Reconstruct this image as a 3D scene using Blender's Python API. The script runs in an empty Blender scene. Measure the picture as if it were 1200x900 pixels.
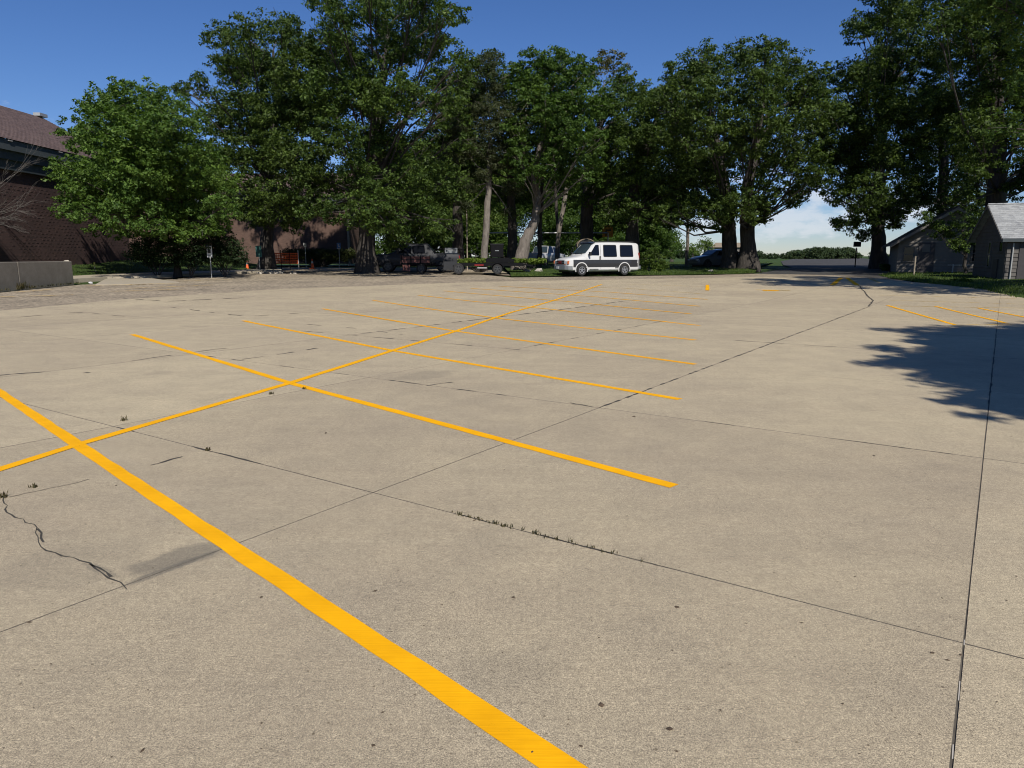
import bpy, bmesh, math, random
import numpy as np
from mathutils import Vector, Matrix

random.seed(7)
SC = bpy.context.scene
COL = SC.collection
R = math.radians

# ------------------------------------------------------------------ camera
EYE = 1.55
PITCH = math.atan(150 / 836)
cd = bpy.data.cameras.new('camera')
cam = bpy.data.objects.new('camera', cd)
COL.objects.link(cam)
cam.location = (0, 0, EYE)
cam.rotation_euler = (math.pi / 2 - PITCH, 0, 0)
cd.sensor_fit = 'HORIZONTAL'
cd.sensor_width = 36
cd.lens = 836 / 1200 * 36
cd.clip_start = 0.05
cd.clip_end = 6000
SC.camera = cam

# ------------------------------------------------------------------ sky and sun
SUN_EL, SUN_AZ = R(44), R(15)          # azimuth: to the right of straight behind the camera
S = Vector((math.sin(SUN_AZ) * math.cos(SUN_EL), -math.cos(SUN_AZ) * math.cos(SUN_EL), math.sin(SUN_EL)))
W = bpy.data.worlds.new('World')
SC.world = W
W.use_nodes = True
nt = W.node_tree
nt.nodes.clear()
def N(t, typ, **kw):
    n = t.nodes.new(typ)
    for k, v in kw.items():
        setattr(n, k, v)
    return n
def L(t, a, b):
    t.links.new(a, b)
out = N(nt, 'ShaderNodeOutputWorld')
bg = N(nt, 'ShaderNodeBackground')
bg.inputs['Strength'].default_value = 0.072
sky = N(nt, 'ShaderNodeTexSky', sky_type='NISHITA')
sky.sun_disc = False
sky.sun_elevation = SUN_EL
sky.sun_rotation = math.pi - SUN_AZ
sky.air_density = 1.0
sky.dust_density = 0.0
sky.ozone_density = 3.0
sky.altitude = 300
hs = N(nt, 'ShaderNodeHueSaturation')
hs.inputs['Saturation'].default_value = 1.15
hs.inputs['Value'].default_value = 0.78
L(nt, sky.outputs[0], hs.inputs['Color'])
wb = N(nt, 'ShaderNodeMix', data_type='RGBA', blend_type='MULTIPLY')
wb.inputs['Factor'].default_value = 1
wb.inputs['B'].default_value = (1.03, 1.17, 1.58, 1)
L(nt, hs.outputs[0], wb.inputs['A'])
# broken fair-weather cloud, low round the whole horizon, thinning out with height
tc = N(nt, 'ShaderNodeTexCoord')
mp = N(nt, 'ShaderNodeMapping')
mp.inputs['Scale'].default_value = (6, 6, 15)
mp.inputs['Location'].default_value = (0.35, 0.2, 0.1)
L(nt, tc.outputs['Generated'], mp.inputs['Vector'])
nz = N(nt, 'ShaderNodeTexNoise')
nz.inputs['Scale'].default_value = 1.6
nz.inputs['Detail'].default_value = 8
nz.inputs['Roughness'].default_value = 0.58
L(nt, mp.outputs[0], nz.inputs['Vector'])
sep = N(nt, 'ShaderNodeSeparateXYZ')
L(nt, tc.outputs['Generated'], sep.inputs[0])
fade = N(nt, 'ShaderNodeMapRange', interpolation_type='SMOOTHSTEP')
fade.inputs['From Min'].default_value = 0.08
fade.inputs['From Max'].default_value = 0.30
fade.inputs['To Min'].default_value = 0.0
fade.inputs['To Max'].default_value = 0.34
L(nt, sep.outputs['Z'], fade.inputs['Value'])
sb = N(nt, 'ShaderNodeMath', operation='SUBTRACT')
L(nt, nz.outputs['Fac'], sb.inputs[0])
L(nt, fade.outputs[0], sb.inputs[1])
cm = N(nt, 'ShaderNodeMapRange', interpolation_type='SMOOTHSTEP')
cm.inputs['From Min'].default_value = 0.52
cm.inputs['From Max'].default_value = 0.64
cm.inputs['To Max'].default_value = 0.62
L(nt, sb.outputs[0], cm.inputs['Value'])
mx = N(nt, 'ShaderNodeMix', data_type='RGBA')
L(nt, cm.outputs[0], mx.inputs['Factor'])
L(nt, wb.outputs['Result'], mx.inputs['A'])
mx.inputs['B'].default_value = (10.5, 10.9, 11.6, 1)
L(nt, mx.outputs['Result'], bg.inputs['Color'])
L(nt, bg.outputs[0], out.inputs['Surface'])

sl = bpy.data.lights.new('sun', 'SUN')
sl.energy = 5.0
sl.angle = R(0.53)
sl.color = (1.0, 0.955, 0.88)
so = bpy.data.objects.new('sun', sl)
COL.objects.link(so)
so.rotation_euler = (-S).to_track_quat('-Z', 'Y').to_euler()
so.location = (0, 0, 60)

vs = SC.view_settings
vs.view_transform = 'Standard'
vs.look = 'None'
vs.gamma = 1
vs.use_curve_mapping = False
vs.exposure = 0.0
try:
    SC.cycles.filter_width = 1.05
except Exception:
    pass

# ------------------------------------------------------------------ ground shape and pixel helpers
def ss(a, b, t):
    t = max(0.0, min(1.0, (t - a) / (b - a)))
    return t * t * (3 - 2 * t)
def g(y):
    return 0.35 * ss(20, 46, y) + 0.25 * ss(46, 64, y)
CP, SP = math.cos(PITCH), math.sin(PITCH)
def ray(px, py):
    return (px - 600, 836 * CP + (450 - py) * SP, -836 * SP + (450 - py) * CP)
def G(px, py, dz=0.0):
    d = ray(px, py)
    t = -EYE / d[2]
    for _ in range(80):
        t = .5 * t + .5 * (g(t * d[1]) + dz - EYE) / d[2]
    return Vector((d[0] * t, d[1] * t, g(d[1] * t) + dz))
def at(px, py, Y):
    d = ray(px, py)
    t = Y / d[1]
    return Vector((d[0] * t, Y, EYE + d[2] * t))
def gx(px, Y):
    """point on the ground in the column px at distance Y"""
    return Vector(((px - 600) / (836 * CP + 150 * SP) * Y, Y, g(Y)))

# ------------------------------------------------------------------ materials
def new_mat(name):
    m = bpy.data.materials.new(name)
    m.use_nodes = True
    t = m.node_tree
    return m, t, t.nodes['Principled BSDF']
def noise(t, scale, detail=4, rough=.55, vec=None, mapscale=None, rot=None):
    n = N(t, 'ShaderNodeTexNoise')
    n.inputs['Scale'].default_value = scale
    n.inputs['Detail'].default_value = detail
    n.inputs['Roughness'].default_value = rough
    if vec is not None:
        if mapscale or rot:
            m = N(t, 'ShaderNodeMapping')
            if rot:
                m.inputs['Rotation'].default_value = rot
            if mapscale:
                m.inputs['Scale'].default_value = mapscale
            L(t, vec, m.inputs['Vector'])
            vec = m.outputs[0]
        L(t, vec, n.inputs['Vector'])
    return n
def ramp(t, fac, stops):
    r = N(t, 'ShaderNodeValToRGB')
    e = r.color_ramp.elements
    while len(e) < len(stops):
        e.new(0.5)
    for i, (p, c) in enumerate(stops):
        e[i].position = p
        e[i].color = c if len(c) == 4 else (*c, 1)
    L(t, fac, r.inputs[0])
    return r
def mixc(t, fac, a, b, mode='MIX'):
    m = N(t, 'ShaderNodeMix', data_type='RGBA', blend_type=mode)
    for sock, v in (('Factor', fac), ('A', a), ('B', b)):
        if hasattr(v, 'is_linked'):
            L(t, v, m.inputs[sock])
        elif sock == 'Factor':
            m.inputs[sock].default_value = v
        else:
            m.inputs[sock].default_value = (*v, 1) if len(v) == 3 else v
    return m.outputs['Result']
def bump(t, p, h, strength, dist):
    b = N(t, 'ShaderNodeBump')
    b.inputs['Strength'].default_value = strength
    b.inputs['Distance'].default_value = dist
    L(t, h, b.inputs['Height'])
    L(t, b.outputs[0], p.inputs['Normal'])
def geo(t):
    return N(t, 'ShaderNodeNewGeometry')
def mmath(t, op, a, b=None, clamp=False):
    m = N(t, 'ShaderNodeMath', operation=op)
    m.use_clamp = clamp
    for i, v in enumerate((a, b)):
        if v is None:
            continue
        if hasattr(v, 'is_linked'):
            L(t, v, m.inputs[i])
        else:
            m.inputs[i].default_value = v
    return m.outputs[0]

def plain(name, col, rough=.6, metal=0.0, vary=.12, scale=6.0, spec=.5, coat=0.0, bmp=0.0):
    m, t, p = new_mat(name)
    gg = geo(t)
    n = noise(t, scale, 5, .6, gg.outputs['Position'])
    f = ramp(t, n.outputs['Fac'], [(0.25, (1 - vary,) * 3), (0.75, (1 + vary,) * 3)])
    c = mixc(t, 1.0, col, f.outputs[0], 'MULTIPLY')
    L(t, c, p.inputs['Base Color'])
    p.inputs['Roughness'].default_value = rough
    p.inputs['Metallic'].default_value = metal
    p.inputs['Specular IOR Level'].default_value = spec
    p.inputs['Coat Weight'].default_value = coat
    if bmp:
        bump(t, p, n.outputs['Fac'], .6, bmp)
    return m

def concrete_mat():
    m, t, p = new_mat('lot_concrete')
    gg = geo(t)
    pos = gg.outputs['Position']
    base = (0.425, 0.359, 0.247)
    big = noise(t, .35, 5, .6, pos)
    c = mixc(t, 1.0, base, ramp(t, big.outputs['Fac'], [(.3, (.88, .87, .89)), (.7, (1.08, 1.08, 1.06))]).outputs[0], 'MULTIPLY')
    mid = noise(t, 2.3, 6, .65, pos)
    c = mixc(t, 1.0, c, ramp(t, mid.outputs['Fac'], [(.3, (.90, .90, .91)), (.68, (1.07, 1.06, 1.05))]).outputs[0], 'MULTIPLY')
    # broom and tyre streaks along the lanes
    st = noise(t, 1.0, 5, .7, pos, (.25, 3.5, 1), (0, 0, R(18)))
    c = mixc(t, .35, c, ramp(t, st.outputs['Fac'], [(.35, (.91, .90, .90)), (.62, (1.05, 1.05, 1.05))]).outputs[0], 'MULTIPLY')
    br = noise(t, 1.0, 3, .7, pos, (2, 90, 1), (0, 0, R(-52)))
    c = mixc(t, .6, c, ramp(t, br.outputs['Fac'], [(.3, (.92, .92, .92)), (.7, (1.07, 1.07, 1.07))]).outputs[0], 'MULTIPLY')
    # aggregate: fine sand grain and small stones
    fine = noise(t, 190, 3, .8, pos)
    c = mixc(t, 1.0, c, ramp(t, fine.outputs['Fac'], [(.30, (.30, .30, .32)), (.5, (1, 1, 1)), (.70, (1.68, 1.66, 1.6))]).outputs[0], 'MULTIPLY')
    f2 = noise(t, 85, 4, .8, pos)
    c = mixc(t, .85, c, ramp(t, f2.outputs['Fac'], [(.3, (.62, .62, .63)), (.5, (1, 1, 1)), (.7, (1.36, 1.36, 1.33))]).outputs[0], 'MULTIPLY')
    f3 = noise(t, 34, 4, .9, pos)
    c = mixc(t, 1.0, c, ramp(t, f3.outputs['Fac'], [(.3, (.76, .755, .755)), (.5, (1, 1, 1)), (.7, (1.22, 1.22, 1.21))]).outputs[0], 'MULTIPLY')
    f4 = noise(t, 13, 5, .85, pos)
    c = mixc(t, 1.0, c, ramp(t, f4.outputs['Fac'], [(.32, (.90, .895, .895)), (.68, (1.09, 1.09, 1.085))]).outputs[0], 'MULTIPLY')
    vo = N(t, 'ShaderNodeTexVoronoi')
    vo.inputs['Scale'].default_value = 26
    L(t, pos, vo.inputs['Vector'])
    pit = ramp(t, vo.outputs['Distance'], [(.0, (.5, .48, .46)), (.10, (.55, .53, .5)), (.17, (1, 1, 1))])
    sel = N(t, 'ShaderNodeSeparateColor')
    L(t, vo.outputs['Color'], sel.inputs[0])
    few = mmath(t, 'GREATER_THAN', sel.outputs[0], .86)
    c = mixc(t, few, c, mixc(t, 1.0, c, pit.outputs[0], 'MULTIPLY'))
    # old oil drips and rust-brown patches
    ol = noise(t, .9, 3, .5, pos)
    om = ramp(t, ol.outputs['Fac'], [(.65, (0, 0, 0)), (.82, (1, 1, 1))])
    c = mixc(t, mmath(t, 'MULTIPLY', om.outputs[0], .35), c, (.14, .12, .10))
    # one damp stain in the corner of a sunken slab
    sx = N(t, 'ShaderNodeSeparateXYZ')
    L(t, pos, sx.inputs[0])
    wob = noise(t, 3.5, 4, .6, pos)
    def blob(cx, cy, ax, ay, ang, dark):
        global _c
        dx = mmath(t, 'SUBTRACT', sx.outputs[0], cx)
        dy = mmath(t, 'SUBTRACT', sx.outputs[1], cy)
        ca, sa = math.cos(ang), math.sin(ang)
        u = mmath(t, 'DIVIDE', mmath(t, 'ADD', mmath(t, 'MULTIPLY', dx, ca), mmath(t, 'MULTIPLY', dy, sa)), ax)
        v = mmath(t, 'DIVIDE', mmath(t, 'SUBTRACT', mmath(t, 'MULTIPLY', dy, ca), mmath(t, 'MULTIPLY', dx, sa)), ay)
        d = mmath(t, 'SQRT', mmath(t, 'ADD', mmath(t, 'MULTIPLY', u, u), mmath(t, 'MULTIPLY', v, v)))
        d = mmath(t, 'ADD', d, mmath(t, 'MULTIPLY', mmath(t, 'SUBTRACT', wob.outputs['Fac'], .5), 1.3))
        mr = N(t, 'ShaderNodeMapRange', interpolation_type='SMOOTHSTEP')
        mr.inputs['From Min'].default_value = 1.1
        mr.inputs['From Max'].default_value = .55
        mr.inputs['To Max'].default_value = dark
        L(t, d, mr.inputs['Value'])
        return mr.outputs[0]
    for px, py, ax, ay, ang, dark in ((216, 652, .34, .15, .75, .5), (118, 668, .20, .03, -.55, .30), (205, 664, .34, .035, .98, .5),
                                      (497, 440, .55, .30, .9, .22), (90, 660, .5, .3, .5, .12), (610, 780, .25, .14, .3, .10)):
        q = G(px, py)
        c = mixc(t, blob(q.x, q.y, ax, ay, ang, dark), c, (.105, .098, .085))
    oi = N(t, 'ShaderNodeObjectInfo')
    tint = ramp(t, oi.outputs['Random'], [(0, (.93, .925, .925)), (1, (1.05, 1.05, 1.04))])
    c = mixc(t, 1.0, c, tint.outputs[0], 'MULTIPLY')
    L(t, c, p.inputs['Base Color'])
    p.inputs['Roughness'].default_value = .9
    p.inputs['Specular IOR Level'].default_value = .25
    h = mmath(t, 'ADD', fine.outputs['Fac'], mmath(t, 'MULTIPLY', br.outputs['Fac'], .6))
    bump(t, p, h, .55, .004)
    return m

def asphalt_mat(name, base, spread=.45):
    m, t, p = new_mat(name)
    pos = geo(t).outputs['Position']
    a = noise(t, 5.5, 6, .8, pos)
    b = noise(t, .5, 5, .6, pos)
    c = mixc(t, 1.0, base, ramp(t, a.outputs['Fac'], [(.3, (1 - spread,) * 3), (.7, (1 + spread,) * 3)]).outputs[0], 'MULTIPLY')
    c = mixc(t, 1.0, c, ramp(t, b.outputs['Fac'], [(.3, (.75, .74, .74)), (.7, (1.18, 1.15, 1.12))]).outputs[0], 'MULTIPLY')
    vo = N(t, 'ShaderNodeTexVoronoi')
    vo.inputs['Scale'].default_value = 14
    L(t, pos, vo.inputs['Vector'])
    vg = N(t, 'ShaderNodeSeparateColor')
    L(t, vo.outputs['Color'], vg.inputs[0])
    c = mixc(t, 1.0, c, ramp(t, vg.outputs[0], [(0, (.7, .7, .7)), (1, (1.3, 1.28, 1.24))]).outputs[0], 'MULTIPLY')
    L(t, c, p.inputs['Base Color'])
    p.inputs['Roughness'].default_value = .95
    p.inputs['Specular IOR Level'].default_value = .2
    bump(t, p, a.outputs['Fac'], .8, .02)
    return m

def paint_mat(name, col, wear):
    m, t, p = new_mat(name)
    pos = geo(t).outputs['Position']
    n = noise(t, 60, 5, .75, pos)
    k = noise(t, 4, 4, .6, pos)
    br = noise(t, 1.0, 3, .7, pos, (3, 110, 1), (0, 0, R(-35)))
    c = mixc(t, 1.0, col, ramp(t, k.outputs['Fac'], [(.3, (.90, .88, .85)), (.7, (1.03, 1.04, 1.05))]).outputs[0], 'MULTIPLY')
    c = mixc(t, .4, c, ramp(t, br.outputs['Fac'], [(.28, (.82, .78, .7)), (.6, (1.04, 1.04, 1.04))]).outputs[0], 'MULTIPLY')
    L(t, c, p.inputs['Base Color'])
    p.inputs['Roughness'].default_value = .7
    p.inputs['Specular IOR Level'].default_value = .12
    f = mmath(t, 'ADD', mmath(t, 'MULTIPLY', n.outputs['Fac'], .55), mmath(t, 'MULTIPLY', k.outputs['Fac'], .45))
    a = ramp(t, f, [(max(0, wear - .05), (0, 0, 0)), (wear + .05, (1, 1, 1))])
    L(t, a.outputs[0], p.inputs['Alpha'])
    bump(t, p, br.outputs['Fac'], .4, .003)
    return m

def leaf_mat(name, dark, light, trans=.27, rough=.5):
    m, t, p = new_mat(name)
    gg = geo(t)
    r = ramp(t, gg.outputs['Random Per Island'], [(0, dark), (.75, tuple((a * .35 + b * .65) for a, b in zip(dark, light))), (1, light)])
    n = noise(t, .45, 3, .5, gg.outputs['Position'])
    c = mixc(t, 1.0, r.outputs[0], ramp(t, n.outputs['Fac'], [(.3, (.78, .82, .8)), (.7, (1.22, 1.16, 1.0))]).outputs[0], 'MULTIPLY')
    L(t, c, p.inputs['Base Color'])
    p.inputs['Roughness'].default_value = rough
    p.inputs['Specular IOR Level'].default_value = .14
    tr = N(t, 'ShaderNodeBsdfTranslucent')
    L(t, mixc(t, 1.0, c, (1.5, 1.7, .55), 'MULTIPLY'), tr.inputs['Color'])
    ms = N(t, 'ShaderNodeMixShader')
    ms.inputs[0].default_value = trans
    L(t, p.outputs[0], ms.inputs[1])
    L(t, tr.outputs[0], ms.inputs[2])
    L(t, ms.outputs[0], t.nodes['Material Output'].inputs['Surface'])
    return m

def bark_mat(name, a, b):
    m, t, p = new_mat(name)
    pos = geo(t).outputs['Position']
    n = noise(t, 5, 6, .7, pos, (1.6, 1.6, .35))
    k = noise(t, 1.2, 3, .5, pos)
    c = ramp(t, n.outputs['Fac'], [(.32, a), (.68, b)]).outputs[0]
    c = mixc(t, 1.0, c, ramp(t, k.outputs['Fac'], [(.3, (.75, .75, .75)), (.7, (1.15, 1.15, 1.15))]).outputs[0], 'MULTIPLY')
    L(t, c, p.inputs['Base Color'])
    p.inputs['Roughness'].default_value = .95
    bump(t, p, n.outputs['Fac'], 1.0, .06)
    return m

def brick_mat(name, c1, c2, mort):
    m, t, p = new_mat(name)
    tcn = N(t, 'ShaderNodeTexCoord')
    mpn = N(t, 'ShaderNodeMapping')
    mpn.inputs['Rotation'].default_value = (R(90), 0, 0)
    L(t, tcn.outputs['Object'], mpn.inputs['Vector'])
    b = N(t, 'ShaderNodeTexBrick')
    b.inputs['Scale'].default_value = 1
    b.inputs['Brick Width'].default_value = .22
    b.inputs['Row Height'].default_value = .075
    b.inputs['Mortar Size'].default_value = .009
    b.inputs['Color1'].default_value = (*c1, 1)
    b.inputs['Color2'].default_value = (*c2, 1)
    b.inputs['Mortar'].default_value = (*mort, 1)
    L(t, mpn.outputs[0], b.inputs['Vector'])
    n = noise(t, .8, 5, .6, geo(t).outputs['Position'])
    c = mixc(t, 1.0, b.outputs['Color'], ramp(t, n.outputs['Fac'], [(.3, (.8, .8, .8)), (.7, (1.2, 1.17, 1.15))]).outputs[0], 'MULTIPLY')
    L(t, c, p.inputs['Base Color'])
    p.inputs['Roughness'].default_value = .9
    return m

def shingle_mat(name, a, b):
    m, t, p = new_mat(name)
    tcn = N(t, 'ShaderNodeTexCoord')
    vo = N(t, 'ShaderNodeTexVoronoi')
    vo.inputs['Scale'].default_value = 1
    vo.feature = 'F1'
    mpn = N(t, 'ShaderNodeMapping')
    mpn.inputs['Scale'].default_value = (3.4, 5.5, 5.5)
    L(t, tcn.outputs['Object'], mpn.inputs['Vector'])
    L(t, mpn.outputs[0], vo.inputs['Vector'])
    sp = N(t, 'ShaderNodeSeparateColor')
    L(t, vo.outputs['Color'], sp.inputs[0])
    c = ramp(t, sp.outputs[0], [(0, a), (1, b)]).outputs[0]
    n = noise(t, 14, 5, .7, geo(t).outputs['Position'])
    c = mixc(t, 1.0, c, ramp(t, n.outputs['Fac'], [(.3, (.75, .75, .75)), (.7, (1.22, 1.22, 1.22))]).outputs[0], 'MULTIPLY')
    L(t, c, p.inputs['Base Color'])
    p.inputs['Roughness'].default_value = .9
    return m

def grass_mat():
    m, t, p = new_mat('lawn_grass')
    pos = geo(t).outputs['Position']
    a = noise(t, .35, 5, .6, pos)
    b = noise(t, 22, 4, .8, pos)
    c = ramp(t, a.outputs['Fac'], [(.3, (.035, .062, .016)), (.6, (.06, .095, .022)), (.8, (.11, .115, .04))]).outputs[0]
    c = mixc(t, 1.0, c, ramp(t, b.outputs['Fac'], [(.3, (.5, .5, .5)), (.7, (1.4, 1.4, 1.4))]).outputs[0], 'MULTIPLY')
    L(t, c, p.inputs['Base Color'])
    p.inputs['Roughness'].default_value = .9
    p.inputs['Specular IOR Level'].default_value = .15
    bump(t, p, b.outputs['Fac'], 1, .06)
    return m

def stained_wall_mat():
    m, t, p = new_mat('weathered_wall')
    pos = geo(t).outputs['Position']
    a = noise(t, 1.6, 7, .75, pos, (1, 1, .9))
    b = noise(t, 30, 4, .7, pos)
    c = ramp(t, a.outputs['Fac'], [(.3, (.135, .118, .094)), (.55, (.18, .158, .128)), (.8, (.225, .20, .163))]).outputs[0]
    c = mixc(t, 1.0, c, ramp(t, b.outputs['Fac'], [(.3, (.85, .85, .85)), (.7, (1.12, 1.12, 1.12))]).outputs[0], 'MULTIPLY')
    L(t, c, p.inputs['Base Color'])
    p.inputs['Roughness'].default_value = .92
    bump(t, p, b.outputs['Fac'], .5, .01)
    return m

M = {}
M['concrete'] = concrete_mat()
M['apron'] = asphalt_mat('worn_asphalt', (.30, .255, .19), .6)
M['road'] = asphalt_mat('road_asphalt', (.065, .063, .060), .3)
M['dirt'] = plain('joint_dirt_kerb_shade', (.10, .086, .066), .95, vary=.4, scale=20)  # dirt in the joints; also colours the painted shade strip at the kerb
M['crackfill'] = plain('crack_dirt', (.050, .043, .033), .95, vary=.35, scale=30)
M['paint'] = paint_mat('yellow_paint', (.90, .43, .004), .30)
M['faded'] = paint_mat('faded_yellow_paint', (.62, .40, .09), .50)
M['walk'] = plain('sidewalk_concrete', (.36, .31, .23), .9, vary=.12, scale=3, bmp=.01)
M['grass'] = grass_mat()
M['wallc'] = stained_wall_mat()
M['leaf_oak'] = leaf_mat('oak_leaf', (.020, .038, .009), (.096, .142, .034))
M['leaf_oak2'] = leaf_mat('oak_leaf_mid', (.022, .043, .010), (.102, .156, .036))
M['leaf_maple'] = leaf_mat('maple_leaf', (.036, .075, .015), (.130, .205, .045), .28)
M['leaf_ash'] = leaf_mat('ash_leaf', (.026, .056, .012), (.095, .158, .033), .26)
M['leaf_near'] = leaf_mat('near_leaf', (.028, .058, .014), (.10, .155, .036), .3)
M['leaf_bush'] = leaf_mat('bush_leaf', (.035, .070, .014), (.12, .17, .035), .25)
M['leaf_pale'] = leaf_mat('understory_leaf', (.045, .085, .02), (.15, .21, .05), .3)
M['leaf_far'] = leaf_mat('far_leaf', (.026, .044, .020), (.060, .085, .036), .2)
M['leaf_yew'] = leaf_mat('yew_needle', (.010, .022, .009), (.030, .050, .018), .1)
M['needle'] = leaf_mat('spruce_needle', (.024, .036, .015), (.075, .085, .038), .15)
M['tip'] = leaf_mat('tan_leaf', (.05, .06, .02), (.14, .12, .045), .25)
M['weed'] = leaf_mat('weed_blade', (.032, .032, .014), (.10, .082, .042), .2)
M['blade'] = leaf_mat('grass_blade', (.035, .068, .014), (.11, .15, .035), .25)
M['bark'] = bark_mat('oak_bark', (.030, .025, .021), (.085, .072, .060))
M['bark_pale'] = bark_mat('pale_bark', (.12, .10, .083), (.26, .225, .19))
M['bark_dead'] = bark_mat('dead_bark', (.11, .098, .085), (.20, .18, .16))
M['brick'] = brick_mat('dark_brick', (.062, .035, .031), (.086, .047, .041), (.060, .038, .034))
M['brick2'] = brick_mat('tan_brick', (.095, .055, .040), (.125, .073, .053), (.105, .072, .058))
M['shingle_brown'] = shingle_mat('brown_shingle', (.115, .078, .070), (.19, .128, .112))
M['shingle_grey'] = shingle_mat('grey_shingle', (.22, .224, .228), (.34, .345, .34))
M['shingle_dark'] = shingle_mat('dark_shingle', (.05, .048, .048), (.09, .085, .082))
M['fascia'] = plain('green_grey_fascia', (.050, .062, .066), .6)
M['fascia2'] = plain('light_fascia', (.075, .088, .092), .6)
M['gutter'] = plain('pale_metal', (.42, .42, .40), .5, .3)
M['siding'] = plain('grey_siding', (.105, .095, .084), .75, vary=.18, scale=3)
M['siding2'] = plain('beige_siding', (.16, .145, .125), .8, vary=.15, scale=2)
M['trim'] = plain('white_trim', (.40, .385, .36), .6)
M['door'] = plain('dark_door', (.045, .04, .04), .6)
M['white'] = plain('white_van_paint', (.62, .61, .585), .32, vary=.03, coat=.6)
M['carwhite'] = plain('white_car_paint', (.42, .42, .42), .35, vary=.04, coat=.5)
M['char'] = plain('charcoal_van_paint', (.030, .029, .030), .38, vary=.08, coat=.4)
M['navy'] = plain('dark_blue_paint', (.020, .028, .050), .3, vary=.08, coat=.6)
M['carblack'] = plain('grey_car_paint', (.10, .104, .112), .3, vary=.08, coat=.6)
M['greytruck'] = plain('grey_truck_paint', (.028, .029, .032), .6, vary=.1, coat=.1, spec=.3)
M['rubber'] = plain('tyre_rubber', (.022, .021, .020), .85)
M['rim'] = plain('alloy_rim', (.42, .42, .42), .38, .7)
M['darkrim'] = plain('dark_steel_rim', (.07, .07, .07), .5, .4)  # darker rim colour for the trucks, trailers and parked car
M['steelblk'] = plain('black_steel', (.007, .007, .008), .85, vary=.25, spec=.15)
M['plastic'] = plain('grey_bumper', (.20, .21, .215), .5)
M['blackpl'] = plain('black_plastic', (.018, .018, .018), .5)
M['redpaint'] = plain('rust_red_paint', (.10, .032, .025), .6, vary=.3)
M['red'] = plain('red_lens', (.22, .015, .012), .3)
M['amber'] = plain('amber_lens', (.60, .16, .05), .3)
M['lens'] = plain('clear_lens', (.62, .64, .66), .18, vary=.05)
M['orange'] = plain('safety_orange', (.80, .13, .03), .6)
M['sorange'] = plain('sign_orange', (.62, .26, .03), .6)
M['blue'] = plain('sign_blue', (.06, .17, .42), .5)
M['signwhite'] = plain('sign_white', (.62, .62, .60), .5)
M['teal'] = plain('teal_paint', (.05, .16, .14), .6)
M['yel'] = plain('marker_yellow', (.80, .66, .10), .6)
M['wood'] = plain('weathered_wood', (.30, .25, .19), .85, vary=.3)
M['stone'] = plain('pale_stone', (.45, .41, .35), .9, vary=.2)
M['tan'] = plain('tan_cover', (.24, .19, .13), .8)
M['litter'] = plain('dead_leaf', (.075, .05, .03), .9, vary=.4, scale=9)
def glass(name, col, rough=.06):
    m, t, p = new_mat(name)
    p.inputs['Base Color'].default_value = (*col, 1)
    p.inputs['Roughness'].default_value = rough
    p.inputs['Specular IOR Level'].default_value = .35
    return m
M['glass'] = glass('dark_glass', (.006, .007, .010))
M['wshield'] = glass('windscreen_glass', (.030, .045, .055))

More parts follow.
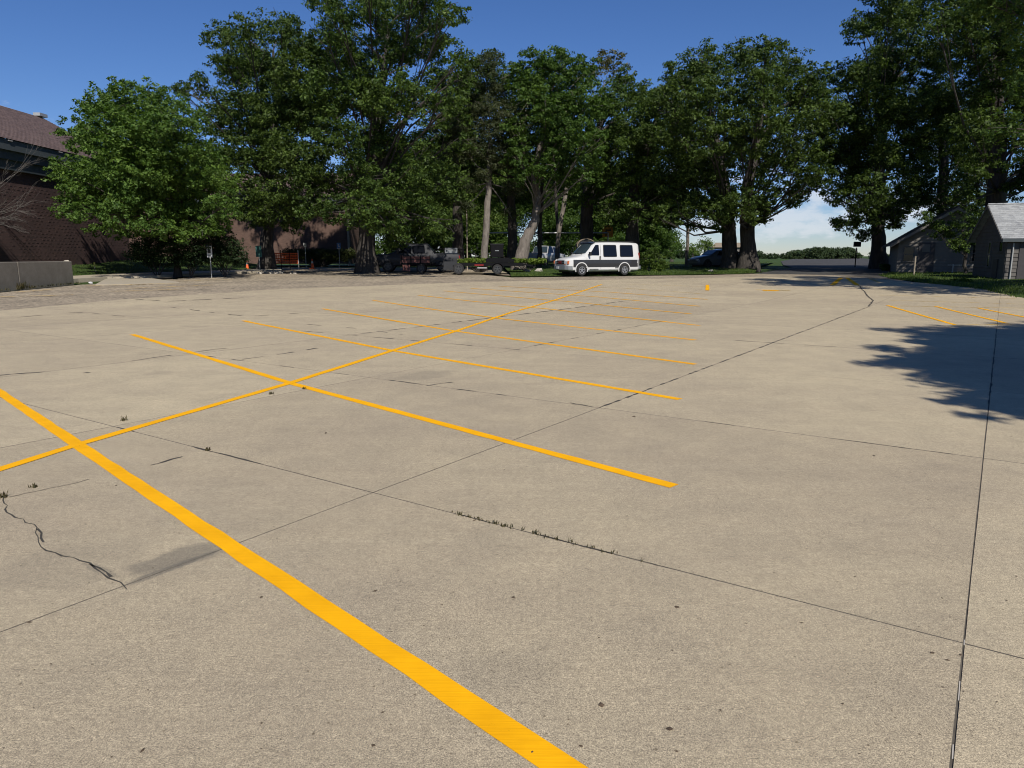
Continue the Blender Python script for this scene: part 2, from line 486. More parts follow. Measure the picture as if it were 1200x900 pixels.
# ------------------------------------------------------------------ mesh helpers
class MB:
    def __init__(s):
        s.v, s.f = [], []
    def add(s, vs_, fs):
        o = len(s.v)
        s.v += [tuple(v) for v in vs_]
        s.f += [tuple(i + o for i in f) for f in fs]
        return s
    def box(s, c, d, mat=None):
        x, y, z = d[0] / 2, d[1] / 2, d[2] / 2
        vs_ = [Vector((a * x, b * y, e * z)) for a in (-1, 1) for b in (-1, 1) for e in (-1, 1)]
        if mat is not None:
            vs_ = [mat @ v for v in vs_]
        c = Vector(c)
        return s.add([v + c for v in vs_], [(0, 1, 3, 2), (4, 6, 7, 5), (0, 4, 5, 1), (2, 3, 7, 6), (0, 2, 6, 4), (1, 5, 7, 3)])
    def tube(s, pts, rad, n=8, cap=True, jit=0, rng=None):
        pts = [Vector(p) for p in pts]
        if not isinstance(rad, (list, tuple)):
            rad = [rad] * len(pts)
        up = None
        rings = []
        for i, p in enumerate(pts):
            d = (pts[min(i + 1, len(pts) - 1)] - pts[max(i - 1, 0)])
            if d.length < 1e-9:
                d = Vector((0, 0, 1))
            d.normalize()
            if up is None:
                a = Vector((1, 0, 0)) if abs(d.x) < .8 else Vector((0, 1, 0))
                up = (a - d * a.dot(d)).normalized()
            else:
                up = (up - d * up.dot(d)).normalized()
            w = d.cross(up)
            ring = []
            for k in range(n):
                r = rad[i] * (1 + (rng.uniform(-jit, jit) if jit else 0))
                an = 2 * math.pi * k / n
                ring.append(p + (up * math.cos(an) + w * math.sin(an)) * r)
            rings.append(ring)
        vs_ = [v for r in rings for v in r]
        fs = []
        for i in range(len(rings) - 1):
            for k in range(n):
                a, b = i * n + k, i * n + (k + 1) % n
                fs.append((a, b, b + n, a + n))
        if cap:
            fs.append(tuple(range(n))[::-1])
            fs.append(tuple(range((len(rings) - 1) * n, len(rings) * n)))
        return s.add(vs_, fs)
    def disc(s, c, r0, r1, y0, y1, n=24, a0=0, a1=2 * math.pi):
        """ring (or disc when r0 = 0) in the local x-z plane between y0 and y1"""
        full = abs(a1 - a0 - 2 * math.pi) < 1e-6
        k = n if full else n + 1
        vs_ = []
        for i in range(k):
            a = a0 + (a1 - a0) * i / n
            for r in (r0, r1):
                for y in (y0, y1):
                    vs_.append((c[0] + r * math.cos(a), y, c[2] + r * math.sin(a)))
        fs = []
        for i in range(n):
            a, b = i * 4, ((i + 1) % k) * 4
            fs += [(a, a + 2, b + 2, b), (a + 1, b + 1, b + 3, a + 3), (a + 2, a + 3, b + 3, b + 2)]
            if r0 > 0:
                fs.append((a, b, b + 1, a + 1))
        if not full:
            e = (k - 1) * 4
            fs += [(0, 1, 3, 2), (e, e + 2, e + 3, e + 1)]
        return s.add(vs_, fs)
    def prism(s, poly, ext):
        """poly: ring of 3-D points; ext: vector"""
        n = len(poly)
        e = Vector(ext)
        a = [Vector(p) for p in poly]
        return s.add(a + [p + e for p in a], [tuple(range(n))[::-1], tuple(range(n, 2 * n))] + [(i, (i + 1) % n, (i + 1) % n + n, i + n) for i in range(n)])
    def build(s, name, mat, parent=None, smooth=None):
        me = bpy.data.meshes.new(name)
        me.from_pydata(s.v, [], s.f)
        me.validate()
        bm = bmesh.new()
        bm.from_mesh(me)
        bmesh.ops.recalc_face_normals(bm, faces=bm.faces)
        bm.to_mesh(me)
        bm.free()
        me.materials.append(mat)
        if smooth is not None:
            me.shade_smooth()
            me.set_sharp_from_angle(angle=R(smooth))
        o = bpy.data.objects.new(name, me)
        COL.objects.link(o)
        if parent is not None:
            o.parent = parent
        return o

def empty(name, loc=(0, 0, 0), rz=0.0):
    o = bpy.data.objects.new(name, None)
    COL.objects.link(o)
    o.location = loc
    o.rotation_euler = (0, 0, rz)
    return o
def tag(o, label=None, cat=None, group=None, kind=None):
    if label:
        o['label'] = label
    if cat:
        o['category'] = cat
    if group:
        o['group'] = group
    if kind:
        o['kind'] = kind
    return o
def struct(o, label=None):
    o['kind'] = 'structure'
    if label:
        o['label'] = label
    return o

# ------------------------------------------------------------------ ground, road, apron, lot
def sheet(name, xs, ys, zf, mat):
    mb = MB()
    vs_ = [(x, y, zf(x, y)) for y in ys for x in xs]
    nx = len(xs)
    fs = [(j * nx + i, j * nx + i + 1, (j + 1) * nx + i + 1, (j + 1) * nx + i) for j in range(len(ys) - 1) for i in range(nx - 1)]
    return mb.add(vs_, fs).build(name, mat, smooth=60)
ys = [-120, -60, -20, 0, 10] + [20 + 1.5 * i for i in range(32)] + [70, 80, 100, 140, 200, 300, 500, 900, 1600, 3000]
xs = [-2500, -900, -300, -120, -60, -40, -30, -20, -10, 0, 10, 20, 30, 40, 60, 120, 300, 900, 2500]
gnd = sheet('ground', xs, ys, lambda x, y: g(y) - .10, M['grass'])
struct(gnd, 'grassy ground stretching out to the horizon')

def poly_sheet(name, pts, dz, mat, thick=None, kind='structure', sub=1.5):
    """flat outlined sheet draped on the ground shape"""
    bm = bmesh.new()
    vs_ = [bm.verts.new((p[0], p[1], 0)) for p in pts]
    bm.faces.new(vs_)
    ymin, ymax = min(p[1] for p in pts), max(p[1] for p in pts)
    y = math.ceil(max(ymin, 18) / sub) * sub
    while y < min(ymax, 66):
        bmesh.ops.bisect_plane(bm, geom=bm.verts[:] + bm.edges[:] + bm.faces[:], plane_co=(0, y, 0), plane_no=(0, 1, 0))
        y += sub
    if thick:
        r = bmesh.ops.extrude_face_region(bm, geom=bm.faces[:])
        for v in r['geom']:
            if isinstance(v, bmesh.types.BMVert):
                v.co.z += 1.0
        for v in bm.verts:
            v.co.z = g(v.co.y) + (dz if v.co.z > .5 else dz - thick)
    else:
        for v in bm.verts:
            v.co.z = g(v.co.y) + dz
    bmesh.ops.recalc_face_normals(bm, faces=bm.faces)
    me = bpy.data.meshes.new(name)
    bm.to_mesh(me)
    bm.free()
    if not thick:
        for p in me.polygons:
            if p.normal.z < 0:
                p.flip()
    me.materials.append(mat)
    o = bpy.data.objects.new(name, me)
    COL.objects.link(o)
    if kind:
        o['kind'] = kind
    return o

# worn asphalt between the concrete lot and the lawns
ap = [(-21.6, -30), (24, -30), (22.6, 20)] + [tuple(G(px, py)[:2]) for px, py in ((1200, 351), (1140, 339), (1090, 333), (1045, 326), (1000, 322.5), (960, 321.3), (880, 320.3), (840, 321.5), (770, 322.5), (700, 323.5), (600, 324.5), (560, 321), (500, 318.5), (420, 318), (330, 319), (272, 320.5), (208, 326), (150, 330), (93, 333))]
apron = poly_sheet('asphalt_apron', ap, -.030, M['apron'])
tag(apron, 'worn gravelly asphalt strip edging the concrete lot')
road = poly_sheet('road', [tuple(G(960, 322)[:2]), tuple(G(890, 321)[:2]), tuple(G(884, 320.3)[:2])] + [(24, 62), (30, 80), (52, 140), (130, 330), (160, 330), (72, 140), (44, 80), (35.5, 62)] + [tuple(G(1040, 325.5)[:2])], -.03, M['road'])
tag(road, 'grey road running away under the trees to the far fields')
# a darker driveway of the same worn stuff under the trucks
drive = poly_sheet('driveway', [tuple(G(px, py)[:2]) for px, py in ((610, 323), (560, 320.5), (500, 318), (420, 317.6), (330, 318.5), (285, 319.5))] + [(-24, 62), (-4, 62), (-1, 56)], -.02, M['apron'])
tag(drive, 'shaded driveway under the oak behind the parking lot')

# concrete slabs, grid measured in the photograph
vx, vy = 577, 836 * CP + 150 * SP
ln = math.hypot(vx, vy)
UX, UY = vx / ln, vy / ln
def uv2xy(u, v):
    return (u * UX + v * UY, u * UY - v * UX)
lot_out = [(-21.4, -20), (22, -20), (21.6, 22)] + [tuple(G(px, py)[:2]) for px, py in ((1195, 352), (1140, 341), (1085, 335), (1040, 328), (960, 323.5), (860, 325.5), (560, 330.5), (330, 338.5), (140, 351), (0, 364), (-160, 381))]
def clip(poly, a, b):
    # keep the left side of a->b
    outp = []
    def side(p):
        return (b[0] - a[0]) * (p[1] - a[1]) - (b[1] - a[1]) * (p[0] - a[0])
    for i in range(len(poly)):
        p, q = poly[i], poly[(i + 1) % len(poly)]
        sp, sq = side(p), side(q)
        if sp >= 0:
            outp.append(p)
        if sp * sq < 0:
            k = sp / (sp - sq)
            outp.append((p[0] + (q[0] - p[0]) * k, p[1] + (q[1] - p[1]) * k))
    return outp
# convex hull of the outline so that every slab clips cleanly
def hull(pts):
    pts = sorted(set(pts))
    def half(ps):
        h = []
        for p in ps:
            while len(h) > 1 and (h[-1][0] - h[-2][0]) * (p[1] - h[-2][1]) - (h[-1][1] - h[-2][1]) * (p[0] - h[-2][0]) <= 0:
                h.pop()
            h.append(p)
        return h
    a, b = half(pts), half(pts[::-1])
    return a[:-1] + b[:-1]
LOT = hull(lot_out)
lot = poly_sheet('parking_lot', LOT, -.0045, M['dirt'])
tag(lot, 'big concrete parking lot of square slabs with yellow stall lines')
us = [-23.5, -20.15, -16.8, -13.5, -10.15, -6.8, -3.45, -.1, 3.24, 6.5, 9.9, 13.3, 16.65, 20.0, 23.35, 26.7, 30.05, 33.4, 36.75, 40.1, 43.4, 46.8, 50.1, 53.5]
vsn = [-34.7, -31.3, -28, -24.7, -21.3, -17.95, -14.6, -10.63, -6.66, -3.32, 0.02, 3.35, 6.7, 10.0, 13.4, 16.7, 20.0, 23.4, 26.7]
gapv = {0.02: .0022, -3.32: .003, -6.66: .0035, -10.63: .006}
rng = random.Random(3)
def inset(poly, d):
    n = len(poly)
    res = []
    for i in range(n):
        p0, p1, p2 = poly[i - 1], poly[i], poly[(i + 1) % n]
        e1 = Vector((p1[0] - p0[0], p1[1] - p0[1])).normalized()
        e2 = Vector((p2[0] - p1[0], p2[1] - p1[1])).normalized()
        n1, n2 = Vector((-e1.y, e1.x)), Vector((-e2.y, e2.x))
        b = n1 + n2
        k = max(.35, b.dot(n1))
        b = b * (d / k)
        res.append((p1[0] + b.x, p1[1] + b.y))
    return res
def dedupe(p, eps=.02):
    o = []
    for q in p:
        if not o or math.hypot(q[0] - o[-1][0], q[1] - o[-1][1]) > eps:
            o.append(q)
    if len(o) > 1 and math.hypot(o[0][0] - o[-1][0], o[0][1] - o[-1][1]) <= eps:
        o.pop()
    return o
for i in range(len(us) - 1):
    for j in range(len(vsn) - 1):
        gu = .003
        u0, u1 = us[i] + gu, us[i + 1] - gu
        v0, v1 = vsn[j] + gapv.get(vsn[j], .003), vsn[j + 1] - gapv.get(vsn[j + 1], .003)
        # corners in world, counter-clockwise
        sub = []
        for (ua, va), (ub, vb) in (((u0, v0), (u0, v1)), ((u0, v1), (u1, v1)), ((u1, v1), (u1, v0)), ((u1, v0), (u0, v0))):
            for k in range(4):
                f = k / 4
                # edges are not knife straight: a few millimetres of wander
                wn = rng.uniform(-.0022, .0022) if k else 0
                if ua == ub:
                    sub.append((ua + wn, va + (vb - va) * f))
                else:
                    sub.append((ua + (ub - ua) * f, va + wn))
        poly = [uv2xy(*q) for q in sub]
        ar = sum(poly[k][0] * poly[(k + 1) % len(poly)][1] - poly[(k + 1) % len(poly)][0] * poly[k][1] for k in range(len(poly)))
        if ar < 0:
            poly = poly[::-1]
        for k in range(len(LOT)):
            poly = clip(poly, LOT[k], LOT[(k + 1) % len(LOT)])
            if len(poly) < 3:
                break
        poly = dedupe(poly)
        if len(poly) < 3:
            continue
        ar = sum(poly[k][0] * poly[(k + 1) % len(poly)][1] - poly[(k + 1) % len(poly)][0] * poly[k][1] for k in range(len(poly))) / 2
        if ar < .15:
            continue
        if max(q[1] for q in poly) < .2 or max(abs(q[0]) / max(.6, q[1]) for q in poly[:1]) > 6:
            continue      # behind the camera or far off to the side
        inner = inset(poly, .0018)
        n = len(poly)
        lift = rng.uniform(-.0006, .0006)
        mb = MB()
        V = [(x, y, g(y) - .03) for x, y in poly] + [(x, y, g(y) - .003 + lift) for x, y in poly] + [(x, y, g(y) + lift) for x, y in inner]
        cxx, cyy = sum(q[0] for q in poly) / n, sum(q[1] for q in poly) / n
        V.append((cxx, cyy, g(cyy) + lift))
        F = [(k, (k + 1) % n, (k + 1) % n + n, k + n) for k in range(n)] + [(k + n, (k + 1) % n + n, (k + 1) % n + 2 * n, k + 2 * n) for k in range(n)] + [(k + 2 * n, (k + 1) % n + 2 * n, 3 * n) for k in range(n)]
        so_ = mb.add(V, F).build("slab", M["concrete"], lot)
        so_.data.materials.append(M['dirt'])
        for pl in so_.data.polygons:
            if abs(pl.normal.z) < .97:
                pl.material_index = 1
# the rest of the lot behind the camera needs no joints
bk = poly_sheet('back_slab', [(-21, -19.8), (21.8, -19.8), (21.8, -3.2), (-21, -3.2)], -.006, M['concrete'], kind=None)
bk.parent = lot

# painted stripes
def stripe(pts, w, mat, name='painted_stripe', seed=0, dz=.0028):
    rg = random.Random(seed)
    pts = [Vector((p[0], p[1])) for p in pts]
    Lf, Rt, = [], []
    for a, b in zip(pts[:-1], pts[1:]):
        d = (b - a)
        n = max(2, int(d.length / .22))
        d.normalize()
        nr = Vector((-d.y, d.x))
        for k in range(n + (1 if b is pts[-1] else 0)):
            q = a + (b - a) * (k / n)
            z = g(q.y) + dz + (.004 if q.y > 17 else 0)
            jj = min(1, w / .05)
            a1, a2 = w / 2 + jj * rg.uniform(-.005, .005), w / 2 + jj * rg.uniform(-.005, .005)
            Lf.append((q.x + nr.x * a1, q.y + nr.y * a1, z))
            Rt.append((q.x - nr.x * a2, q.y - nr.y * a2, z))
    n = len(Lf)
    return MB().add(Lf + Rt, [(k, k + n, k + n + 1, k + 1) for k in range(n - 1)]).build(name, mat, lot)
def P2(px, py):
    q = G(px, py)
    return (q.x, q.y)
def ext(a, b, k):
    return (b[0] + (b[0] - a[0]) * k, b[1] + (b[1] - a[1]) * k)
LW = .105
a, b = P2(0, 460), P2(92, 522)
stripe([ext(b, a, .8), a, b, P2(340, 687), P2(659, 900), ext(P2(340, 687), P2(659, 900), .3)], LW, M['paint'], seed=1)
sp0 = P2(-40, 563)
# spine and stall lines: one sheet each, spine a hair above
spine = [ext(P2(92, 521), sp0, .5), sp0, P2(92, 521), P2(340, 449), P2(460, 411), P2(533, 388.5), P2(600, 366), P2(705, 333.5)]
stripe(spine, LW, M['paint'], seed=2, dz=.0046)
rows = [((155, 392), (340, 449), (790, 570)), ((285, 376), (460, 411), (797, 468)), ((378, 362), (533, 388), (815, 427)),
        ((437, 352), (590, 374), (815, 398.5)), ((490, 346), (640, 362), (820, 381.5)), ((520, 341), (672, 354), (810, 368)),
        ((552, 338), (700, 348), (820, 359)), ((585, 335.5), (715, 342.5), (829, 351)), ((612, 333.8), (735, 338), (832, 345)), ((735, 333.4), (780, 334.4), (829, 336.2))]
for k, rw in enumerate(rows):
    stripe([P2(*q) for q in rw], LW if k < 6 else .11, M['paint'] if k < 4 else M['faded'] if k > 7 else M['paint'], seed=10 + k)
stripe([P2(829, 334.0), P2(829, 340.5)], .16, M['paint'], seed=30, dz=.007)
stripe([P2(893, 340.2), P2(912, 340.4)], .75, M['paint'], seed=31)
stripe([P2(912, 340), P2(925, 340.2)], .5, M['faded'], seed=32)
stripe([P2(886, 339.6), P2(893, 340.0)], .4, M['faded'], seed=33)
for k, rw in enumerate((((1040, 358), (1120, 381)), ((1096, 359), (1180, 379)), ((1146, 361), (1212, 374)))):
    stripe([P2(*q) for q in rw], LW, M['paint'], seed=40 + k)
for k, rw in enumerate((((975, 334.5), (986, 325.5)), ((992, 325.5), (1005, 334.5)), ((1019, 326.5), (1030, 331)))):
    stripe([P2(*q) for q in rw], .22 if k < 2 else .16, M['paint'] if k < 2 else M['faded'], seed=50 + k)
for k, rw in enumerate((((1030, 346), (1190, 350)), ((1042, 352), (1215, 357)), ((1045, 358.5), (1210, 361.5)), ((1122, 381), (1186, 380)), ((0, 348), (86, 345.5)), ((18, 342.5), (64, 339)), ((100, 335), (205, 332)), ((150, 338), (250, 334)), ((130, 341.5), (215, 339.0)), ((205, 329.5), (272, 327.6)))):
    stripe([P2(*q) for q in rw], .11 if k < 4 else .2, M['faded'], seed=60 + k)

# cracks: thin crooked ribbons of dirt in the concrete
def crack(pxs, w, seed, frac=1.0, name='crack', pts=None):
    rg = random.Random(seed)
    mb = MB()
    onj = pts is not None
    pts = [Vector(q) for q in pts] if onj else [Vector(P2(*q)) for q in pxs]
    fine = []
    for a, b in zip(pts[:-1], pts[1:]):
        n = max(2, int((b - a).length / .07))
        n = min(n, 60)
        for k in range(n):
            fine.append(a + (b - a) * (k / n))
    fine.append(pts[-1])
    prev = None
    on = True
    left = rg.uniform(4, 12)
    off = 0
    for k, q in enumerate(fine):
        d = fine[min(k + 1, len(fine) - 1)] - fine[max(k - 1, 0)]
        if d.length < 1e-6:
            continue
        d.normalize()
        nr = Vector((-d.y, d.x))
        off = off * .7 + rg.uniform(-.012, .012) * (.35 if onj else 1.5)
        c = q + nr * off
        ww = w * rg.uniform(.35, 1.5)
        z = g(c.y) + .0015 + (.003 if c.y > 17 else 0)
        cur = (Vector((c.x + nr.x * ww / 2, c.y + nr.y * ww / 2, z)), Vector((c.x - nr.x * ww / 2, c.y - nr.y * ww / 2, z)))
        left -= 1
        if left < 0:
            on = not on or frac >= 1
            left = rg.uniform(3, 10) * (frac if on else 1 - frac) * 2
        if prev and on:
            mb.add([prev[0], prev[1], cur[1], cur[0]], [(0, 1, 2, 3)])
        prev = cur
    if mb.f:
        mb.build(name, M['crackfill'], lot)
def joint(axis, val, a, b, n=12):
    """pixel-free run along a pavement joint: axis 'u' = constant u"""
    return [uv2xy(val, a + (b - a) * k / n) if axis == 'u' else uv2xy(a + (b - a) * k / n, val) for k in range(n + 1)]
crack([(2, 583), (10, 600), (45, 618), (52, 640), (105, 660), (125, 678), (150, 690.5)], .008, 1)
crack([(47, 619), (52, 630), (51, 641)], .02, 31, .8)
crack([(108, 661), (128, 677)], .014, 32, .9)
crack([(0, 585), (60, 572), (105, 562)], .006, 2, .6)
crack([(175, 545), (190, 541), (213, 535)], .022, 4, .8)
crack([(0, 440), (60, 435), (105, 437)], .05, 5, .6)
crack([(155, 423), (210, 415), (265, 408)], .035, 6, .7)
crack([(283, 421), (330, 415), (372, 408)], .05, 7, .6)
crack(None, .055, 8, .65, pts=joint('v', -10.63, 10.2, 22.5))
crack(None, .030, 9, .75, pts=joint('v', -3.32, 6.5, 9.4))
crack([(668, 472), (697, 477)], .022, 10, .6)
crack(None, .030, 11, .8, pts=joint('v', -3.32, 9.6, 25))
crack([(1018, 358.5), (1023, 353), (1012, 341), (1005, 333)], .05, 12, 1)
crack(None, .012, 13, .6, pts=joint('u', 3.24, -2.6, -1.3))
crack(None, .016, 14, .5, pts=joint('u', 6.5, -2.2, .0))
crack(None, .03, 15, .45, pts=joint('u', 13.3, -4, -1.9))
crack(None, .03, 41, .4, pts=joint('u', 6.5, -10.4, -4.5))
crack(None, .04, 42, .4, pts=joint('u', 9.9, -12, -6))
crack(None, .018, 43, .5, pts=joint('u', 3.24, -6.6, -4.2))
crack([(500, 452), (535, 447)], .035, 16, .5)
crack([(360, 380), (420, 385), (470, 392)], .05, 17, .35)
crack([(145, 350), (200, 353), (285, 349)], .12, 18, .7)
crack([(200, 360), (290, 371), (350, 367)], .06, 19, .5)
crack(None, .035, 20, .45, pts=joint('v', -6.66, 10.5, 16.5))
crack(None, .018, 21, .7, pts=joint('v', .02, 9, 19))
crack([(20, 372), (90, 366), (150, 371)], .05, 22, .4)

# old white sealant left in the right-hand joint
for va, vb in ((2.42, 2.50), (2.78, 2.92), (3.22, 3.27)):
    q0, q1 = uv2xy(va, .022), uv2xy(vb, .020)
    stripe([q0, q1], .0035, M['stone'], 'sealant', seed=int(va * 100), dz=.002)
# tufts of weeds in the joints
def tuft_mesh(n, h, spread, seed, lean=.6, wid=.006):
    rg = random.Random(seed)
    mb = MB()
    for _ in range(n):
        a = rg.uniform(0, 2 * math.pi)
        r = rg.uniform(0, spread)
        x, y = r * math.cos(a), r * math.sin(a)
        hh = h * rg.uniform(.4, 1.1)
        b = rg.uniform(0, 2 * math.pi)
        ln_ = rg.uniform(.2, lean) * hh
        dx, dy = math.cos(b) * ln_, math.sin(b) * ln_
        px_, py_ = -math.sin(b) * wid, math.cos(b) * wid
        mb.add([(x - px_, y - py_, 0), (x + px_, y + py_, 0), (x + dx * .5 + px_ * .7, y + dy * .5 + py_ * .7, hh * .65), (x + dx * .5 - px_ * .7, y + dy * .5 - py_ * .7, hh * .65), (x + dx, y + dy, hh)], [(0, 1, 2, 3), (3, 2, 4)])
    return mb
tw = []
for k, (px, py, h, lab) in enumerate(((145, 493, .07, 'small green weed sprouting beside the yellow spine stripe on the left'), (243, 528, .05, 'dark weed tuft where two pavement joints cross'),
                                       (5, 583, .06, 'weed growing in the crack at the left edge of the lot'), (40, 571, .04, 'little weed at the end of the short crack on the left'),
                                       (318, 462, .05, 'weed tuft just below the second stripe crossing'), (356, 456, .04, 'tiny weed touching the long second stall stripe'))):
    o = tuft_mesh(22, h * .75, .03, 100 + k, .9, .004).build('weed', M['weed'])
    o.location = G(px, py)
    tag(o, lab, 'weed', 'weeds in the pavement joints')
mb = MB()
rg = random.Random(5)
for k in range(36):
    f = min(1, max(0, rg.choice([rg.gauss(.25, .12), rg.gauss(.6, .12), rg.random()])))
    xy_ = uv2xy(3.24 + rg.gauss(0, .006), -2.75 + 1.45 * f)
    q = Vector((xy_[0], xy_[1], g(xy_[1])))
    t_ = tuft_mesh(5, .022, .022, 300 + k, 1.2, .003)
    mb.add([(v[0] + q.x, v[1] + q.y, v[2] + q.z) for v in t_.v], t_.f)
o = mb.build('joint_weeds', M['weed'], lot)
o['kind'] = 'stuff'
# crumbs, dead leaves and grit lying on the slabs
mb = MB()
for k in range(170):
    px, py = rg.uniform(-20, 1220), 380 + 520 * rg.random() ** .8
    q = G(px, py)
    s_ = rg.choice([.003, .003, .004, .005, .006, .012]) * rg.uniform(.7, 1.3) * (1 if q.y < 6 else 1.6)
    a = rg.uniform(0, 6.28)
    e = rg.uniform(.35, 1)
    ca, sa = math.cos(a), math.sin(a)
    V = [(q.x + (x * ca - y * sa) * s_, q.y + (x * sa + y * ca) * s_, q.z + .002 + z * s_) for x, y, z in ((-1, 0, 0), (0, -e, .05), (1, 0, .1), (0, e, .05), (0, 0, .35))]
    mb.add(V, [(0, 1, 4), (1, 2, 4), (2, 3, 4), (3, 0, 4)])
o = mb.build('grit', M['litter'], lot)
o['kind'] = 'stuff'

# ------------------------------------------------------------------ lawns (raised a little above the paving)
def lawn(name, pts, hf, label, nx=26, ny=14):
    """strip between a near edge polyline and a far edge polyline; hf(f) = height above the ground shape"""
    near, far = pts
    def lerp(pl, f):
        k = f * (len(pl) - 1)
        i = min(int(k), len(pl) - 2)
        r = k - i
        return pl[i][0] + (pl[i + 1][0] - pl[i][0]) * r, pl[i][1] + (pl[i + 1][1] - pl[i][1]) * r
    mb = MB()
    V = []
    rg = random.Random(8)
    for j in range(ny + 1):
        for i in range(nx + 1):
            a, b = lerp(near, i / nx), lerp(far, i / nx)
            f = j / ny
            x, y = a[0] + (b[0] - a[0]) * f, a[1] + (b[1] - a[1]) * f
            if j == 0:
                x, y = x + rg.uniform(-.12, .12), y + rg.uniform(-.12, .12)
            V.append((x, y, g(y) + hf(f) + (rg.uniform(0, .03) if j else -.04)))
    n = nx + 1
    mb.add(V, [(j * n + i, j * n + i + 1, (j + 1) * n + i + 1, (j + 1) * n + i) for j in range(ny) for i in range(nx)])
    o = mb.build(name, M['grass'], smooth=60)
    struct(o, label)
    return V, n, ny
def blades(name, V, n, ny, count, h, mat, label, seed, near_bias=1.0, rows_=None):
    rg = random.Random(seed)
    mb = MB()
    for _ in range(count):
        i = rg.randrange(n - 1)
        j = min(ny - 1, int((rg.random() ** near_bias) * (rows_ or ny)))
        a, b, c, d = V[j * n + i], V[j * n + i + 1], V[(j + 1) * n + i + 1], V[(j + 1) * n + i]
        u, v = rg.random(), rg.random()
        p = [(a[k] * (1 - u) + b[k] * u) * (1 - v) + (d[k] * (1 - u) + c[k] * u) * v for k in range(3)]
        hh = h * rg.uniform(.5, 1.4)
        w = .02 * rg.uniform(.6, 1.5)
        an = rg.uniform(0, 6.28)
        ca, sa = math.cos(an) * w, math.sin(an) * w
        lx, ly = rg.uniform(-.6, .6) * hh, rg.uniform(-.6, .6) * hh
        mb.add([(p[0] - ca, p[1] - sa, p[2] - .01), (p[0] + ca, p[1] + sa, p[2] - .01), (p[0] + lx, p[1] + ly, p[2] + hh)], [(0, 1, 2)])
    o = mb.build(name, mat)
    tag(o, label, 'grass', kind='stuff')
CHX = -29.0
rl = lawn('right_lawn', ([(22.8, 14), (22.0, 22), tuple(G(1200, 350)[:2]), tuple(G(1140, 338)[:2]), tuple(G(1090, 332.5)[:2]), tuple(G(1045, 326)[:2]), tuple(G(1030, 322)[:2]), (37, 66)], [(60, 14), (60, 22), (60, 26), (60, 32), (60, 38), (60, 48), (62, 60), (64, 90)]), lambda f: .03 + .12 * ss(0, .2, f), 'grassy verge in front of the shed and house', 40, 30)
blades('right_grass', *rl, 16000, .10, M['blade'], 'uneven grass growing along the right edge of the lot', 1, 2.2)
bl = lawn('middle_lawn', ([tuple(G(px, py)[:2]) for px, py in ((600, 323.5), (700, 322.8), (770, 321.8), (840, 320.8), (884, 319.8))], [(-3, 110), (8, 110), (20, 110), (30, 110), (40, 110)]), lambda f: .02 + .10 * ss(0, .06, f), 'lawn under the trees behind the white van', 30, 40)
blades('middle_grass', *bl, 9000, .09, M['blade'], 'short grass under the trees behind the van', 2, 4.0)
ll = lawn('left_lawn', ([(-28.6, 30), tuple(G(-20, 331)[:2]), tuple(G(92, 325)[:2]), tuple(G(170, 321)[:2]), tuple(G(274, 317.8)[:2]), (-21, 64)], [(-34, 30), (-34, 36), (-34, 44), (-34, 52), (-34, 60), (-34, 74)]), lambda f: .10 + .75 * ss(0, .75, f), 'small lawn sloping up to the brick church wall', 30, 18)
blades('left_grass', *ll, 8000, .09, M['blade'], 'mown grass below the brick church wall', 3, 1.0)

# ------------------------------------------------------------------ sidewalk, kerb, retaining wall on the left
def slab_strip(pxs, dz, thick, mat, name, label, par=None, kind='structure'):
    o = poly_sheet(name, [tuple(G(*q)[:2]) for q in pxs], dz, mat, thick, kind=kind)
    if label:
        o['label'] = label
    if par:
        o.parent = par
    return o
slab_strip([(60, 331.5), (92, 329), (126, 327), (172, 326.2), (274, 320.6), (330, 318.5), (330, 316.8), (274, 318.2), (170, 321.5), (92, 325.3), (60, 327)], .12, .24, M['walk'], 'sidewalk', 'pale concrete sidewalk with a low kerb along the church lawn')
slab_strip([(124, 327.4), (168, 325.4), (210, 331.2), (165, 333.2), (112, 333.8)], .03, .06, M['walk'], 'kerb_ramp', 'worn concrete ramp between the sidewalk and the lot')
sl_ = poly_sheet('kerb_shade_strip', [tuple(G(*q)[:2]) for q in ((174, 327.2), (272, 321.4), (272, 320.2), (172, 325.6))], -.004, M['dirt'])  # dark sheet painted in for the shade of the kerb face
sl_['label'] = 'dark strip standing for the shade along the foot of the kerb'
# low retaining wall, two cast panels
rw = empty('retaining_wall', (-21.6, 30, g(30)))
x0 = 0
for k, (ya, yb, hh, xo) in enumerate(((24.0, 31.58, 1.03, 0), (31.595, 35.5, 1.04, .01))):
    mb = MB()
    zA, zB = g(ya) - .1, g(yb) - .1
    top = 1.30
    V = [(xo, ya, zA), (xo, yb, zB), (xo, yb, top - .04), (xo - .04, yb, top), (xo - .04, ya, top - .01), (xo, ya, top - .05)]
    off = Vector((-21.6, 30, g(30)))
    # profile extruded in x
    poly = [(xo, ya, zA), (xo, yb, zB), (xo, yb, top), (xo, ya, top)]
    mb.prism([Vector(p) - Vector((0, 30, g(30))) for p in poly], (-.32, 0, 0))
    o = mb.build('wall_panel', M['wallc'], rw)
    bv = o.modifiers.new('bevel', 'BEVEL')
    bv.width = .03
    bv.segments = 2
tag(rw, 'low weathered concrete retaining wall at the left edge', 'wall')
mb = tuft_mesh(70, .35, .25, 77, .8, .012)
o = mb.build('weed_clump', M['weed'])
o.location = (-21.4, 31.5, g(31.5))
tag(o, 'green weeds growing at the joint of the retaining wall', 'weed')
mb = MB()
rg = random.Random(6)
